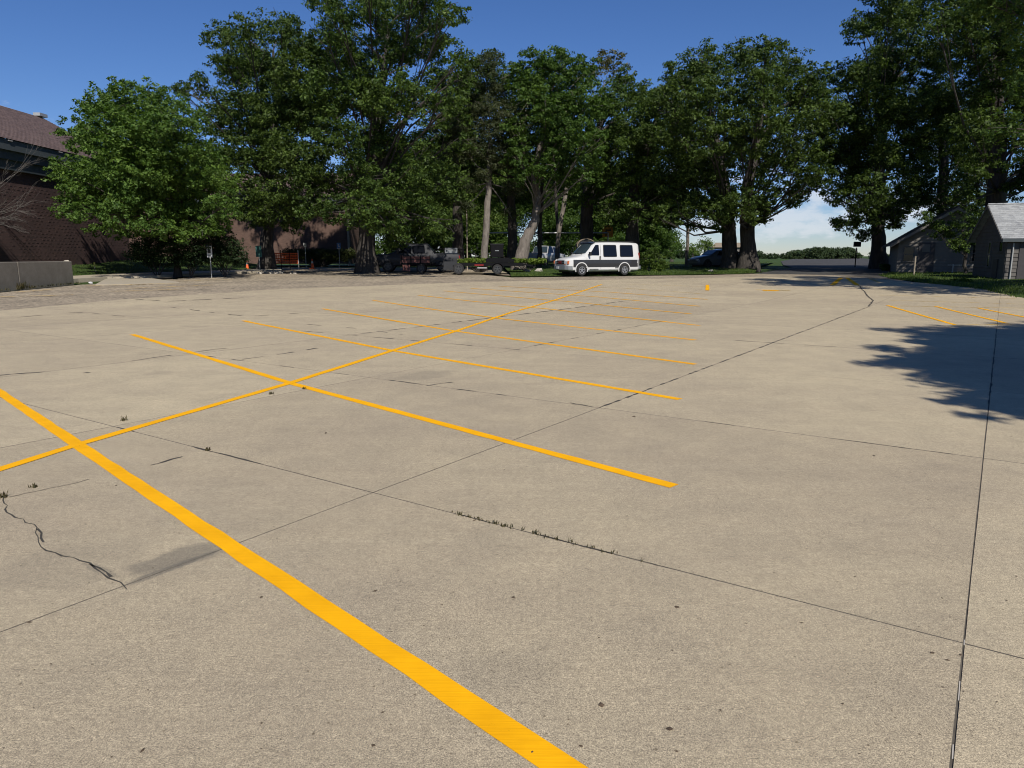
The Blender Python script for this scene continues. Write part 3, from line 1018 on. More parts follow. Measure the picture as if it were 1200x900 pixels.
for k in range(60):
    q = Vector((-21.45 + rg.uniform(0, .35), rg.uniform(26, 35.4), 0))
    t_ = tuft_mesh(6, .13, .12, 400 + k, 1, .012)
    mb.add([(v[0] + q.x, v[1] + q.y, v[2] + g(q.y)) for v in t_.v], t_.f)
tag(mb.build('wall_foot_grass', M['weed']), 'dry grass along the foot of the retaining wall', 'grass', kind='stuff')

# ------------------------------------------------------------------ church (left)
ch = empty('brick_church', (CHX, 45, 1.15))
ch.rotation_euler = (0, 0, R(90))       # local x runs away from the camera, local y to the left (into the building)
# so local (x, y, z): x = world y - 45, y = -(world x - CHX)
BL = 10.2                                # far end of the wall
def chw(x, y, z):
    return (x, y, z)
mb = MB()
mb.box((-6.9, 6.0, 2.6), (2 * (BL + 6.9), 11.9, 5.6))
mb.build('wall', M['brick'], ch)
# projecting headers, staggered
rgb_ = random.Random(4)
mb = MB()
for r_ in range(27):
    z = .25 + r_ * .19
    if z > 4.6:
        continue
    k = 0
    x = -9.5 + (.2 if r_ % 2 else 0)
    while x < BL - .2:
        if rgb_.random() < .8:
            mb.box((x + rgb_.uniform(-.02, .02), rgb_.uniform(.062, .069), z), (.19, .05, .065))
        x += .40
o = mb.build('projecting_bricks', M['brick'], ch)
o['kind'] = 'stuff'
# stepped fascia and soffit
mb = MB()
mb.box((0.1, -.02, 5.55), (22.4, .24, .55))
mb.build('soffit_band', M['fascia'], ch)
mb = MB()
mb.box((0.1, -.07, 6.08), (22.8, .38, .50))
mb.build('fascia_band', M['fascia'], ch)
mb = MB()
mb.box((0.1, -.12, 6.62), (23.2, .56, .58))
mb.build('eave_band', M['fascia2'], ch)
for x in (-2.6, 2.0, 6.4):
    MB().box((x, -.43, 6.86), (.35, .08, .06)).build('gutter_clip', M['trim'], ch)
# roof: courses of shingles as a saw-tooth slope up to the ridge
def courses(x0, x1, p0, p1, n, lip):
    """p0, p1: (y, z) bottom and top of the slope"""
    mb = MB()
    prof = []
    for k in range(n):
        a, b = k / n, (k + 1) / n
        ya, za = p0[0] + (p1[0] - p0[0]) * a, p0[1] + (p1[1] - p0[1]) * a
        yb, zb = p0[0] + (p1[0] - p0[0]) * b, p0[1] + (p1[1] - p0[1]) * b
        prof += [(ya, za + lip), (yb, zb)]
    V = [(x0, y, z) for y, z in prof] + [(x1, y, z) for y, z in prof]
    m = len(prof)
    return mb.add(V, [(k, k + 1, k + 1 + m, k + m) for k in range(m - 1)])
mb = courses(-12, BL + .9, (-.48, 6.92), (6.2, 10.6), 34, .03)
mb.add([(-12, 6.2, 10.6), (BL + .9, 6.2, 10.6), (BL + .9, 13.5, 6.9), (-12, 13.5, 6.9)], [(0, 1, 2, 3)])
mb.add([(BL + .9, -.48, 6.9), (BL + .9, 6.2, 10.58), (BL + .9, 13.5, 6.9)], [(0, 1, 2)])
mb.build('roof', M['shingle_brown'], ch)
mb = MB()
mb.box((BL + .6, 6.1, 10.72), (.9, .5, .22))
mb.build('ridge_cap', M['gutter'], ch)
tag(ch, 'dark brick church with brown shingle roof and stepped grey eaves', 'church')
# near wing standing forward of the wall, mostly out of the frame
wg = MB()
wg.box((-13.2, -1.2, 3.9), (4.4, 2.5, 8.6))
wg.build('wing', M['brick'], ch)

# second block behind the maple and oaks
b2 = empty('brick_hall', (-22, 70, .9))
MB().box((-4.4, 5, 2.75), (21.6, 10, 5.7)).build('wall', M['brick2'], b2)
MB().box((-4.4, 4.85, 5.85), (22.6, 11.3, .5)).build('fascia', M['fascia'], b2)
mb = courses(-15.9, 7.1, (-.95, 6.12), (5, 8.9), 20, .03)
mb.add([(-15.9, 5, 8.9), (7.1, 5, 8.9), (7.1, 10.8, 6.1), (-15.9, 10.8, 6.1)], [(0, 1, 2, 3)])
mb.add([(7.1, -.95, 6.1), (7.1, 5, 8.88), (7.1, 10.8, 6.1)], [(0, 1, 2)])
mb.build('roof', M['shingle_brown'], b2)
MB().tube([(6.3, -.12, -.3), (6.3, -.12, 5.6)], .11, 8).build('downspout', M['wood'], b2)
tag(b2, 'brown brick hall with red roof seen between the oak trunks', 'building')

# ------------------------------------------------------------------ trees
def leaf_object(name, pos, nrm, size, mat, parent, rg, asp=.7):
    n = len(pos)
    r = rg.normal(size=(n, 3))
    tg = np.cross(nrm, r)
    tg /= np.linalg.norm(tg, axis=1, keepdims=True) + 1e-9
    bt = np.cross(nrm, tg)
    l = (size * rg.uniform(.65, 1.35, n))[:, None]
    w = l * asp
    V = np.empty((n, 3, 3))
    k = rg.uniform(-.3, .3, n)[:, None]
    V[:, 0] = pos - tg * l * .5 + bt * w * k
    V[:, 1] = pos + bt * w * .5 + nrm * l * .08 + tg * l * .25
    V[:, 2] = pos - bt * w * .5 + nrm * l * .08 + tg * l * .5
    me = bpy.data.meshes.new(name)
    me.vertices.add(3 * n)
    me.vertices.foreach_set('co', V.astype(np.float32).ravel())
    me.loops.add(3 * n)
    me.loops.foreach_set('vertex_index', np.arange(3 * n, dtype=np.int32))
    me.polygons.add(n)
    me.polygons.foreach_set('loop_start', np.arange(0, 3 * n, 3, dtype=np.int32))
    me.update()
    me.validate()
    me.materials.append(mat)
    o = bpy.data.objects.new(name, me)
    COL.objects.link(o)
    o.parent = parent
    return o
LEAFCOUNT = [0]
def foliage(name, lobes, mat, parent, seed, dens=1.0, per=46, size=.225, clump=.62, flat=.55, up=.55, origin=None, shell=.42, asp=.72):
    size, per, dens, clump = size * .80, per * 1.32, dens * 1.28, clump * .92
    rg = np.random.default_rng(seed)
    C, RR, OUT = [], [], []
    for (c, r) in lobes:
        n = int(dens * 6.4 * (r / .8) ** 2.15 + 7 * dens)
        d = rg.normal(size=(n, 3))
        d /= np.linalg.norm(d, axis=1, keepdims=True)
        rad = rg.uniform(0, 1, n) ** shell * r * rg.uniform(.8, 1.2, n)
        p = d * rad[:, None]
        p[:, 2] *= .86
        C.append(np.array(c) + p)
        RR.append(clump * rg.uniform(.55, 1.35, n) * min(1.25, max(.55, r / 2.2)))
        OUT.append(d)
    C, RR, OUT = np.concatenate(C), np.concatenate(RR), np.concatenate(OUT)
    cnt = np.maximum(6, (1.15 * per * (RR / clump) ** 1.7 * rg.uniform(.6, 1.3, len(RR))).astype(int))
    idx = np.repeat(np.arange(len(C)), cnt)
    n = len(idx)
    d = rg.normal(size=(n, 3))
    d /= np.linalg.norm(d, axis=1, keepdims=True)
    rad = rg.uniform(0, 1, n) ** .5
    off = d * rad[:, None] * RR[idx][:, None]
    off[:, 2] *= flat
    pos = C[idx] + off
    nm = rg.normal(size=(n, 3)) * .62 + d * .35 + OUT[idx] * .25
    nm[:, 2] += up
    nm /= np.linalg.norm(nm, axis=1, keepdims=True) + 1e-9
    LEAFCOUNT[0] += n
    if origin is not None:
        pos = pos - np.array(origin)
    return leaf_object(name, pos, nm, size, mat, parent, rg, asp), C

def tree(name, label, path, radii, lobes, leafm, barkm, seed, group=None, cat='tree', flare=1.5, twigs=5, limb=.15, **kw):
    """path: world points of the trunk from the ground up; lobes: (centre, radius)"""
    rg = random.Random(seed)
    base = path[0]
    t = empty(name, base)
    mb = MB()
    fine, fr = [], []
    for i in range(len(path) - 1):
        n = 5
        for k in range(n):
            f = k / n
            fine.append(path[i].lerp(path[i + 1], f) + Vector((rg.uniform(-.04, .04), rg.uniform(-.04, .04), 0)) * (0 if i + k == 0 else 1))
            fr.append(radii[i] + (radii[i + 1] - radii[i]) * f)
    fine.append(path[-1])
    fr.append(radii[-1])
    # root flare
    out_p, out_r = [], []
    for p, r in zip(fine, fr):
        h = p.z - base.z
        out_p.append(p - base)
        out_r.append(r * (1 + (flare - 1) * max(0, 1 - h / (radii[0] * 3.2)) ** 2))
    out_p[0] = out_p[0] - Vector((0, 0, .3))
    mb.tube(out_p, out_r, 12, True, .09, rg)
    for c, r in lobes:
        c = Vector(c)
        # leave the trunk somewhere below the lobe
        best = None
        for k, p in enumerate(fine):
            if k < len(fine) * .35:
                continue
            dz = c.z - p.z
            sc = abs(dz - .75 * math.hypot(c.x - p.x, c.y - p.y))
            if best is None or sc < best[0]:
                best = (sc, k)
        k = best[1]
        a = fine[k]
        mid = a.lerp(c, .5) + Vector((0, 0, -.10 * (c - a).length * rg.uniform(-.5, 1)))
        mid += Vector((rg.uniform(-.3, .3), rg.uniform(-.3, .3), rg.uniform(-.2, .2)))
        r0 = min(fr[k] * .62, limb * radii[0] * rg.uniform(.7, 1.1))
        seg = [a - base, a.lerp(mid, .55) - base, mid - base, mid.lerp(c, .6) - base, c - base]
        mb.tube(seg, [r0, r0 * .8, r0 * .62, r0 * .45, r0 * .25], 6, False, .06, rg)
        for _ in range(twigs):
            d = Vector((rg.gauss(0, 1), rg.gauss(0, 1), rg.gauss(.25, .8))).normalized() * r * rg.uniform(.6, 1.0)
            st = mid.lerp(c, rg.uniform(.3, 1))
            e = c + d
            mb.tube([st - base, st.lerp(e, .5) + Vector((0, 0, rg.uniform(-.1, .25))) - base, e - base], [r0 * .28, r0 * .18, .012], 4, False)
    mb.build('trunk', barkm, t, smooth=50)
    foliage('crown', [(tuple(c), r) for c, r in lobes], leafm, t, seed, origin=tuple(base), **kw)
    tag(t, label, cat, group)
    return t
def plobes(lst, D, spread, seed):
    """(px, py, radius px[, depth offset]) -> 3-D lobes round distance D"""
    rg = random.Random(seed)
    res = []
    for q in lst:
        if len(q) > 3:
            dds = [q[3]]
        elif spread > 3:
            dds = [rg.uniform(-spread * 1.7, -spread * .35), rg.uniform(-spread * .15, spread)]
        else:
            dds = [rg.uniform(-spread, spread)]
        for k, dd in enumerate(dds):
            c = at(q[0] + (rg.uniform(-.3, .3) * q[2] if k else 0), q[1] + (rg.uniform(-.1, .4) * q[2] if k else 0), D + dd)
            res.append((c, q[2] / 836 * (D + dd)))
    return res
def ppath(lst, D, base_g=True, wob=0):
    p = [at(q[0], q[1], D) for q in lst]
    if base_g:
        p[0].z = g(D) + .08
    return p

# maple at the church corner
tree('maple_tree', 'bright green rounded maple standing in front of the brick church', ppath([(207, 306), (205, 270), (190, 215), (165, 140)], 43), [.19, .16, .11, .04],
     plobes([(118, 126, 30), (150, 115, 26), (180, 122, 30), (208, 145, 32), (95, 158, 26), (135, 160, 40), (180, 170, 44), (222, 185, 36), (85, 205, 26), (120, 215, 40), (165, 222, 46), (212, 228, 42), (250, 215, 30), (78, 238, 20), (105, 250, 26), (140, 258, 24), (182, 264, 22), (232, 258, 28), (262, 240, 22), (150, 200, 40), (255, 262, 18), (190, 270, 15, -3), (215, 274, 15, -3.5), (238, 270, 15, -3), (165, 268, 13, -2.5)], 43, 3.2, 11),
     M['leaf_maple'], M['bark'], 11, limb=.4, dens=1.2, per=52, size=.2, clump=.5, flat=.6, up=.7)
# left oak
tree('oak_tree', 'dark spreading oak between the maple and the largest oak', ppath([(312, 304), (314, 250), (318, 190), (325, 110), (320, 60)], 55), [.55, .42, .34, .2, .08],
     plobes([(255, 42, 20), (290, 35, 24), (330, 30, 24), (355, 48, 22), (235, 98, 15), (212, 105, 9), (268, 80, 24), (305, 78, 32), (345, 85, 32), (278, 125, 32), (325, 132, 38), (360, 130, 30), (255, 150, 18), (262, 178, 26), (302, 180, 36), (348, 185, 36), (282, 222, 28), (325, 230, 32), (362, 232, 24), (300, 256, 16), (345, 256, 16), (240, 190, 22), (312, 260, 12, -6), (330, 252, 16, -7), (295, 248, 15, -7)], 55, 5.5, 12),
     M['leaf_oak'], M['bark'], 12, per=44)
# the big oak
tree('oak_tree', 'largest oak with a thick flared dark trunk beside the parked trucks', ppath([(430, 317), (430, 270), (432, 210), (445, 130), (455, 30)], 51), [.68, .56, .46, .3, .1],
     plobes([(380, 38, 22), (402, 22, 24), (440, 5, 26), (488, 5, 30), (524, 14, 20), (370, 70, 24), (412, 60, 32), (462, 52, 32), (508, 52, 28), (540, 70, 18), (388, 108, 36), (438, 108, 38), (486, 112, 30), (532, 118, 24), (398, 160, 32), (448, 168, 34), (492, 185, 26), (540, 160, 20), (375, 205, 26), (425, 210, 34), (478, 222, 36), (525, 215, 26), (385, 240, 20), (450, 250, 28), (500, 255, 26), (470, 278, 14), (520, 262, 20), (430, -35, 36), (490, -40, 34), (380, -5, 22), (400, 255, 18, -7), (440, 262, 16, -8), (468, 266, 14, -7), (420, 240, 20, -9), (455, 235, 22, -9), (362, 250, 14, -6), (505, 150, 17, 1), (522, 138, 16, -2), (493, 160, 17, -3), (536, 138, 14, 0), (550, 84, 20, 0), (556, 110, 18, 2), (540, 100, 20, -3), (515, 90, 24, 3)], 51, 6, 13),
     M['leaf_oak2'], M['bark'], 13, per=46)
# spruce with a bare pale trunk
tree('spruce_tree', 'thin spruce with a tall bare pale trunk behind the black trailer', ppath([(566, 304), (571, 250), (574, 190), (574, 160), (573, 120)], 52), [.26, .23, .18, .06, .02],
     plobes([(572, 75, 16), (562, 100, 22), (588, 105, 20), (552, 135, 24), (596, 140, 24), (545, 175, 18), (602, 180, 20), (585, 168, 16), (548, 215, 13), (602, 222, 13), (545, 242, 10), (598, 250, 9), (534, 150, 14), (573, 175, 15, -1.1), (574, 150, 17, -1.2), (570, 125, 18, -1.0), (566, 205, 9, -.9), (582, 190, 12, -.9)], 52, 1.6, 14),
     M['needle'], M['bark_pale'], 14, flare=1.25, limb=.2, dens=2.6, per=50, size=.2, clump=.7, flat=.45, up=.3, asp=.42)
# leaning ash
tree('ash_tree', 'green ash with a pale leaning crooked trunk left of the van', ppath([(606, 305), (616, 282), (627, 258), (630, 232), (625, 205), (640, 140), (650, 90)], 53), [.52, .42, .30, .25, .20, .14, .05],
     plobes([(600, 88, 18), (628, 76, 22), (658, 78, 24), (688, 84, 20), (620, 112, 28), (655, 118, 30), (690, 122, 26), (608, 155, 22), (648, 160, 28), (688, 165, 26), (632, 198, 18), (668, 205, 20), (605, 182, 20), (655, 190, 22), (690, 200, 18), (640, 130, 24, -4), (670, 150, 24, -4), (610, 205, 14, -3)], 53, 3.2, 15),
     M['leaf_ash'], M['bark_pale'], 15, flare=1.15, dens=1.35, per=48, size=.22, clump=.55)
tree('hackberry_tree', 'tall tree with a thick dark trunk straight behind the van roof', ppath([(687, 300), (688, 250), (690, 190), (715, 110)], 60), [.62, .5, .4, .12],
     plobes([(728, 92, 16), (748, 112, 22), (722, 122, 26), (760, 128, 22), (700, 160, 26), (738, 155, 30), (770, 165, 24), (712, 195, 28), (748, 195, 28), (690, 228, 22), (728, 235, 24), (762, 232, 20)], 60, 4, 16),
     M['leaf_oak2'], M['bark'], 16, per=46)
tree('crooked_tree', 'slim tree topped by a tan tinged tuft above the row', ppath([(652, 303), (655, 270), (668, 200), (708, 100)], 64), [.22, .2, .18, .08],
     plobes([(708, 70, 14), (724, 76, 16), (732, 92, 12), (700, 84, 14)], 64, 1.5, 17), M['tip'], M['bark_pale'], 17, per=46)
tree('dark_tree', 'dark trunked tree over the rear of the van', ppath([(741, 302), (741, 260), (745, 200), (770, 140)], 57), [.6, .48, .36, .12],
     plobes([(775, 120, 22), (795, 135, 24), (765, 165, 26), (800, 175, 26), (770, 215, 26), (800, 225, 24), (740, 248, 20), (785, 248, 20), (712, 250, 16), (810, 205, 22)], 57, 3.5, 18),
     M['leaf_oak'], M['bark'], 18)
tree('oak_tree', 'left trunk of the close oak pair at the road mouth', ppath([(856, 316), (855, 280), (852, 230), (835, 140)], 56), [.62, .54, .42, .14],
     plobes([(798, 88, 24), (828, 78, 26), (782, 112, 20), (815, 112, 28), (850, 108, 30), (790, 148, 26), (830, 155, 32), (800, 188, 28), (840, 195, 30), (792, 222, 22), (830, 238, 24), (795, 248, 18), (845, 252, 16), (858, 225, 22), (772, 255, 16), (838, 262, 11, -3), (815, 262, 11, -3), (850, 256, 13, -6), (835, 248, 15, -7), (862, 238, 18, -8), (862, 248, 12, -4), (790, 262, 9, -2)], 56, 6, 19),
     M['leaf_oak'], M['bark'], 19, 'oaks at the road mouth', per=46)
tree('oak_tree', 'right trunk of the close oak pair at the road mouth', ppath([(877, 316), (876, 280), (876, 220), (895, 120)], 55), [.66, .55, .45, .14],
     plobes([(868, 62, 22), (898, 58, 20), (928, 72, 22), (955, 88, 18), (892, 95, 30), (932, 108, 30), (965, 118, 18), (888, 138, 32), (935, 150, 30), (968, 160, 18), (898, 182, 28), (945, 190, 26), (890, 222, 22), (925, 225, 18), (896, 258, 9, -2), (890, 246, 11, -1), (962, 205, 16), (868, 170, 26), (903, 240, 13, -3), (925, 236, 11, -2), (880, 240, 14, -3), (942, 228, 10, 1), (898, 248, 11, 2), (910, 215, 18, -4), (940, 212, 16, -4), (880, 253, 13, -6), (872, 236, 18, -9)], 55, 6, 20),
     M['leaf_oak'], M['bark'], 20, 'oaks at the road mouth', per=46)
tree('oak_tree', 'tall dark oak right of the road mouth by the grey house', ppath([(1030, 314), (1029, 270), (1030, 200), (1040, 100)], 59), [.58, .5, .42, .16],
     plobes([(1010, 32, 22), (1040, 22, 26), (1080, 10, 26), (986, 92, 20), (1012, 88, 30), (1050, 75, 32), (1090, 62, 28), (972, 130, 26), (1010, 138, 34), (1055, 130, 34), (968, 175, 26), (1005, 182, 34), (1050, 182, 32), (952, 212, 14), (984, 225, 22), (1020, 222, 28), (1058, 218, 20), (1000, 258, 16), (1022, 252, 14), (982, 262, 8), (1045, -25, 30), (1012, 275, 8), (1062, 238, 16), (1045, 250, 12), (1075, 215, 20), (1050, 262, 9), (1035, 240, 16), (1030, 262, 12, -6), (1010, 243, 16, -8), (1045, 245, 16, -8)], 59, 6, 21),
     M['leaf_oak'], M['bark'], 21, per=46)
tree('oak_tree', 'oak rising from behind the low grey house', ppath([(1104, 303), (1104, 250), (1106, 190), (1100, 120)], 62), [.55, .45, .36, .14],
     plobes([(1092, 108, 30), (1122, 128, 32), (1085, 158, 28), (1125, 168, 28), (1078, 198, 20), (1112, 212, 18), (1142, 190, 26), (1128, 262, 12), (1115, 248, 12), (1140, 245, 14), (1098, 238, 13), (1082, 232, 13), (1065, 240, 11), (1150, 232, 14), (1120, 235, 12), (1090, 222, 18), (1130, 222, 18), (1108, 252, 12), (1150, 250, 12)], 62, 5, 22),
     M['leaf_oak'], M['bark'], 22, per=44)
tree('oak_tree', 'big oak whose thick trunk stands behind the grey roofed shed', ppath([(1167, 308), (1167, 240), (1170, 160), (1165, 60)], 48), [.66, .58, .46, .2],
     plobes([(1148, 100, 30), (1186, 92, 32), (1150, 150, 30), (1192, 150, 30), (1152, 188, 18), (1200, 195, 24), (1130, 62, 28), (1172, 50, 32), (1130, 18, 32), (1180, 5, 34), (1228, 120, 38), (1228, 60, 38), (1098, 30, 24), (1235, 190, 30), (1120, -25, 30), (1190, -45, 36), (1250, -10, 40), (1290, 120, 50, -8), (1300, 60, 50, -7), (1262, 172, 32, -8), (1350, 100, 60, -5), (1330, 30, 60, -8), (1140, 205, 16), (1185, 222, 13), (1210, 215, 16), (1128, 228, 12), (1245, 215, 24, -8), (1300, 190, 34, -8)], 48, 4.5, 23),
     M['leaf_oak'], M['bark'], 23, per=46)
tree('young_tree', 'small leafy tree standing in front of the grey house beside the shed', ppath([(1131, 321), (1131, 295), (1128, 270)], 44.5), [.11, .09, .05],
     plobes([(1112, 262, 13), (1130, 256, 14), (1122, 275, 13), (1138, 272, 11), (1130, 288, 9), (1106, 274, 10), (1095, 266, 12), (1118, 288, 9), (1144, 282, 9), (1084, 256, 10), (1148, 262, 10)], 44.5, 1.0, 27), M['leaf_oak2'], M['bark'], 27, flare=1.1, dens=1.6, size=.16, clump=.5)
# nearer tree at the right edge; only its left boughs come into view
tree('maple_tree', 'nearer brighter green tree leaning in at the right edge above the shed', ppath([(1560, 352), (1545, 200), (1500, 20), (1440, -180)], 25), [.5, .42, .3, .1],
     plobes([(1192, 22, 40, .5), (1205, 85, 40, 1), (1185, 150, 26, .6), (1212, 190, 26, 1), (1240, -40, 70), (1270, 60, 70), (1290, 150, 55), (1350, -30, 90), (1370, 90, 80), (1440, 40, 90), (1480, -80, 100), (1400, -160, 100), (1290, -150, 80), (1550, 60, 80), (1215, -110, 55), (1160, 5, 24, 1)], 25, 2.6, 24),
     M['leaf_near'], M['bark'], 24, dens=1.25, per=58, size=.15, clump=.45, up=.6)
# tree beside the photographer, out of the frame: it throws the shade at the right
def shade_lobe(px, py, h, r):
    q = G(px + 36, py)
    k = h / S.z
    return (Vector((q.x + S.x * k, q.y + S.y * k, h)), r * .94)
tree('maple_tree', 'tree standing out of view to the right of the camera', [Vector((17.5, -1.5, 0)), Vector((17.2, -1, 4)), Vector((16, 0, 9)), Vector((14, 1, 13))], [.45, .35, .22, .08],
     [shade_lobe(1128, 402, 9.0, 1.35), shade_lobe(1165, 420, 9.5, 1.8), shade_lobe(1150, 440, 8.0, 1.15), shade_lobe(1200, 440, 8.5, 2.0), shade_lobe(1250, 410, 10.5, 2.6), shade_lobe(1290, 450, 8.5, 2.4),
      shade_lobe(1180, 396, 11.5, 2.2), shade_lobe(1112, 410, 9.0, .75), shade_lobe(1112, 424, 8.6, .8), shade_lobe(1140, 391, 12.0, .9), shade_lobe(1350, 420, 10, 3), shade_lobe(1420, 400, 11, 3), shade_lobe(1118, 450, 7.8, .4), shade_lobe(1230, 468, 7.5, .9), shade_lobe(1140, 466, 7.5, .4), shade_lobe(1170, 478, 7.3, .8), shade_lobe(1110, 389, 11, .55), shade_lobe(1240, 485, 7.5, .8)],
     M['leaf_near'], M['bark'], 25, dens=2.3, per=75, size=.17, clump=.42)
# small pale-stemmed tree right of the van
tree('young_tree', 'small tree with a thin white stem right of the van', ppath([(805, 305), (806, 270), (803, 235)], 63), [.15, .13, .06],
     plobes([(785, 235, 20), (812, 238, 18), (772, 250, 14), (830, 250, 14), (800, 222, 16)], 63, 1.5, 26), M['leaf_oak2'], M['bark_pale'], 26, flare=1.1)
# slim trunks in the shade behind the lawn
for k, (px, topx, D, r, lab) in enumerate(((632, 635, 60, .22, 'slim straight trunk next to the parked white pickup'), (652.5, 650, 70, .2, 'slim trunk well behind the lawn left of the van'), (600, 598, 58, .45, 'dark trunk in deep shade between spruce and leaning ash'), (536, 534, 58, .5, 'reddish dark trunk behind the flatbed end of the truck'))):
    extra = [(575, 82, 24), (558, 118, 24), (592, 112, 26), (545, 150, 22), (612, 150, 22), (583, 160, 24), (560, 185, 20), (605, 190, 20), (548, 90, 16), (575, 210, 18)] if k == 2 else [(525, 105, 26), (545, 130, 26), (518, 140, 24), (552, 95, 22), (530, 165, 24), (502, 175, 24), (556, 165, 20), (510, 200, 22), (545, 200, 22)] if k == 3 else []
    tree('shade_tree', lab, ppath([(px, 304), (px + 1, 270), (topx, 210), (topx, 150)], D), [r, r * .8, r * .6, r * .3],
         plobes([(topx - 18, 190, 20), (topx + 15, 170, 22), (topx, 140, 22), (topx + 22, 215, 15), (topx - 14, 225, 15)] + extra, D, 2.5, 40 + k), M['leaf_oak'], M['bark'], 40 + k, 'trunks in the shade behind the lot', flare=1.2)
# backdrop trees
bgs = [(455, 85, [(440, 215, 30), (470, 200, 34), (455, 245, 26), (480, 250, 20)], 'background tree showing behind the largest oak'),
       (505, 78, [(490, 240, 24), (520, 235, 24), (505, 262, 20), (535, 260, 18), (480, 270, 14)], 'sunlit background tree above the dark pickup'),
       (548, 82, [(545, 225, 24), (560, 255, 22), (538, 268, 18), (560, 200, 26), (535, 180, 24)], 'background tree left of the spruce trunk'),
       (590, 88, [(590, 240, 22), (588, 268, 18), (604, 205, 24), (592, 285, 12)], 'background tree between the spruce and the leaning ash'),
       (645, 92, [(640, 225, 22), (655, 255, 20), (645, 278, 14), (668, 215, 24), (662, 282, 12)], 'background tree behind the leaning ash'),
       (705, 95, [(700, 245, 22), (715, 270, 18), (725, 285, 12), (690, 275, 14), (722, 215, 24)], 'background tree behind the thick dark trunk'),
       (765, 98, [(760, 255, 20), (772, 275, 16), (755, 280, 12), (780, 240, 20)], 'background tree right behind the van tail')]
for k, (px, D, lob, lab) in enumerate(bgs):
    tree('background_tree', lab, ppath([(px, 303), (px, 270), (px + 3, 230)], D), [.4, .3, .15], plobes([(a_, b_, c_ * 1.35) for a_, b_, c_ in lob] + [(px + o_, 288 + abs(o_) * .15, 13) for o_ in (-22, -8, 8, 22)], D, 4, 60 + k),
         M['leaf_pale'] if k in (1, 2) else M['leaf_ash'], M['bark'], 60 + k, 'trees behind the row of oaks', size=.26, per=34, clump=.8, twigs=2)
for k, (px, py, r, D, lab) in enumerate(((787, 285, 17, 105, 'round tree on the open grass right of the van'), (826, 287, 12, 125, 'small round tree left of the oak pair, far off'), (812, 293, 8, 120, 'low round bush tree between two round trees far off'))):
    tree('round_tree', lab, ppath([(px, 302), (px, py)], D), [.25, .12], plobes([(px - r * .4, py, r * .65), (px + r * .4, py + 1, r * .65), (px, py - r * .35, r * .6), (px, py + r * .4, r * .6)], D, 1.5, 80 + k),
         M['leaf_pale'], M['bark'], 80 + k, 'round trees on the open grass', size=.3, per=30, clump=.9, twigs=1)
# far treeline
rgp = random.Random(9)
fl = []
for k in range(150):
    px = rgp.uniform(700, 1120)
    D = rgp.uniform(240, 330)
    hgt = 1.5 + 1.5 * math.sin(px * .045) ** 2 + (1.6 if 950 < px < 1000 else 0) + rgp.uniform(-.6, .8)
    q = gx(px, D)
    fl.append(((q.x, D, .5 + hgt * .45), hgt * .62))
tl, _ = foliage('far_treeline', fl, M['leaf_far'], None, 91, dens=.45, per=34, size=.7, clump=1.2)
tag(tl, 'low far off line of green trees along the horizon', 'treeline', kind='stuff')

# ------------------------------------------------------------------ bushes, hedge, ground cover
def bush(name, label, px, D, lobes, mat, seed, cat='bush', group=None, **kw):
    b = gx(px, D)
    t = empty(name, b)
    lb = plobes(lobes, D, .35, seed)
    mb = MB()
    rg = random.Random(seed)
    for c, r in lb:
        mb.tube([(0, 0, -.05), ((c - b) * .5), (c - b)], [.04, .03, .012], 5, False)
        for _ in range(4):
            d = Vector((rg.gauss(0, 1), rg.gauss(0, 1), rg.gauss(0, 1))).normalized() * r * .8
            mb.tube([(c - b), (c - b) + d], [.015, .006], 4, False)
    mb.build('stem', M['bark'], t)
    foliage('foliage', [(tuple(c), r) for c, r in lb], mat, t, seed, origin=tuple(b), **kw)
    tag(t, label, cat, group)
    return t
bk_ = dict(dens=4.0, per=44, size=.11, clump=.36)
for k, (px, D, lob, lab) in enumerate(((183, 42.0, [(160, 296, 13), (172, 288, 17), (192, 282, 20), (200, 298, 17), (178, 303, 12)], 'dark evergreen shrub under the left side of the maple'), (222, 42.2, [(212, 282, 22), (232, 288, 20), (222, 300, 16), (236, 302, 13)], 'dark evergreen shrub in the shade behind the white sign'), (262, 43, [(250, 284, 20), (270, 288, 18), (260, 300, 16), (278, 302, 11), (246, 300, 12)], 'dark evergreen shrub at the right foot of the maple'))):
    bush('evergreen_shrub', lab, px, D, lob, M['leaf_yew'], 120 + k, 'shrub', 'evergreen shrubs under the maple', dens=5.0, per=48, size=.13, clump=.5)
bush('leafy_bush', 'bright green leafy bush at the tail of the van', 765, 50.5, [(758, 303, 10), (770, 305, 10), (764, 296, 9), (777, 311, 6), (755, 312, 7), (768, 313, 7)], M['leaf_bush'], 130, **bk_)
bush('dark_bush', 'low dark bush in the shade right of the leafy bush', 745, 56, [(738, 300, 8), (752, 300, 8)], M['leaf_oak'], 131, **bk_)
for k, (px, lob, lab) in enumerate(((470, [(455, 288, 12), (470, 284, 14), (485, 290, 12)], 'understory shrubs behind the dark pickup cab'), (512, [(500, 288, 12), (516, 284, 14), (528, 292, 11)], 'understory shrubs behind the bed of the dark pickup'),
                                  (556, [(545, 290, 11), (558, 286, 13)], 'understory shrub between the thin pole and the spruce'), (594, [(586, 288, 12), (600, 292, 10)], 'understory shrub behind the equipment case'), (655, [(645, 290, 11), (662, 286, 13), (675, 292, 10)], 'understory shrubs behind the hood of the van'),
                                  (725, [(712, 290, 12), (728, 285, 14), (745, 290, 12)], 'understory shrubs behind the rear half of the van roof'), (775, [(768, 290, 10), (785, 296, 8)], 'understory shrub behind the leafy bush'))):
    bush('understory_shrub', lab, px, 76, lob, M['leaf_ash'], 160 + k, 'shrub', 'understory shrubs under the trees', dens=1.6, per=40, size=.2, clump=.5)
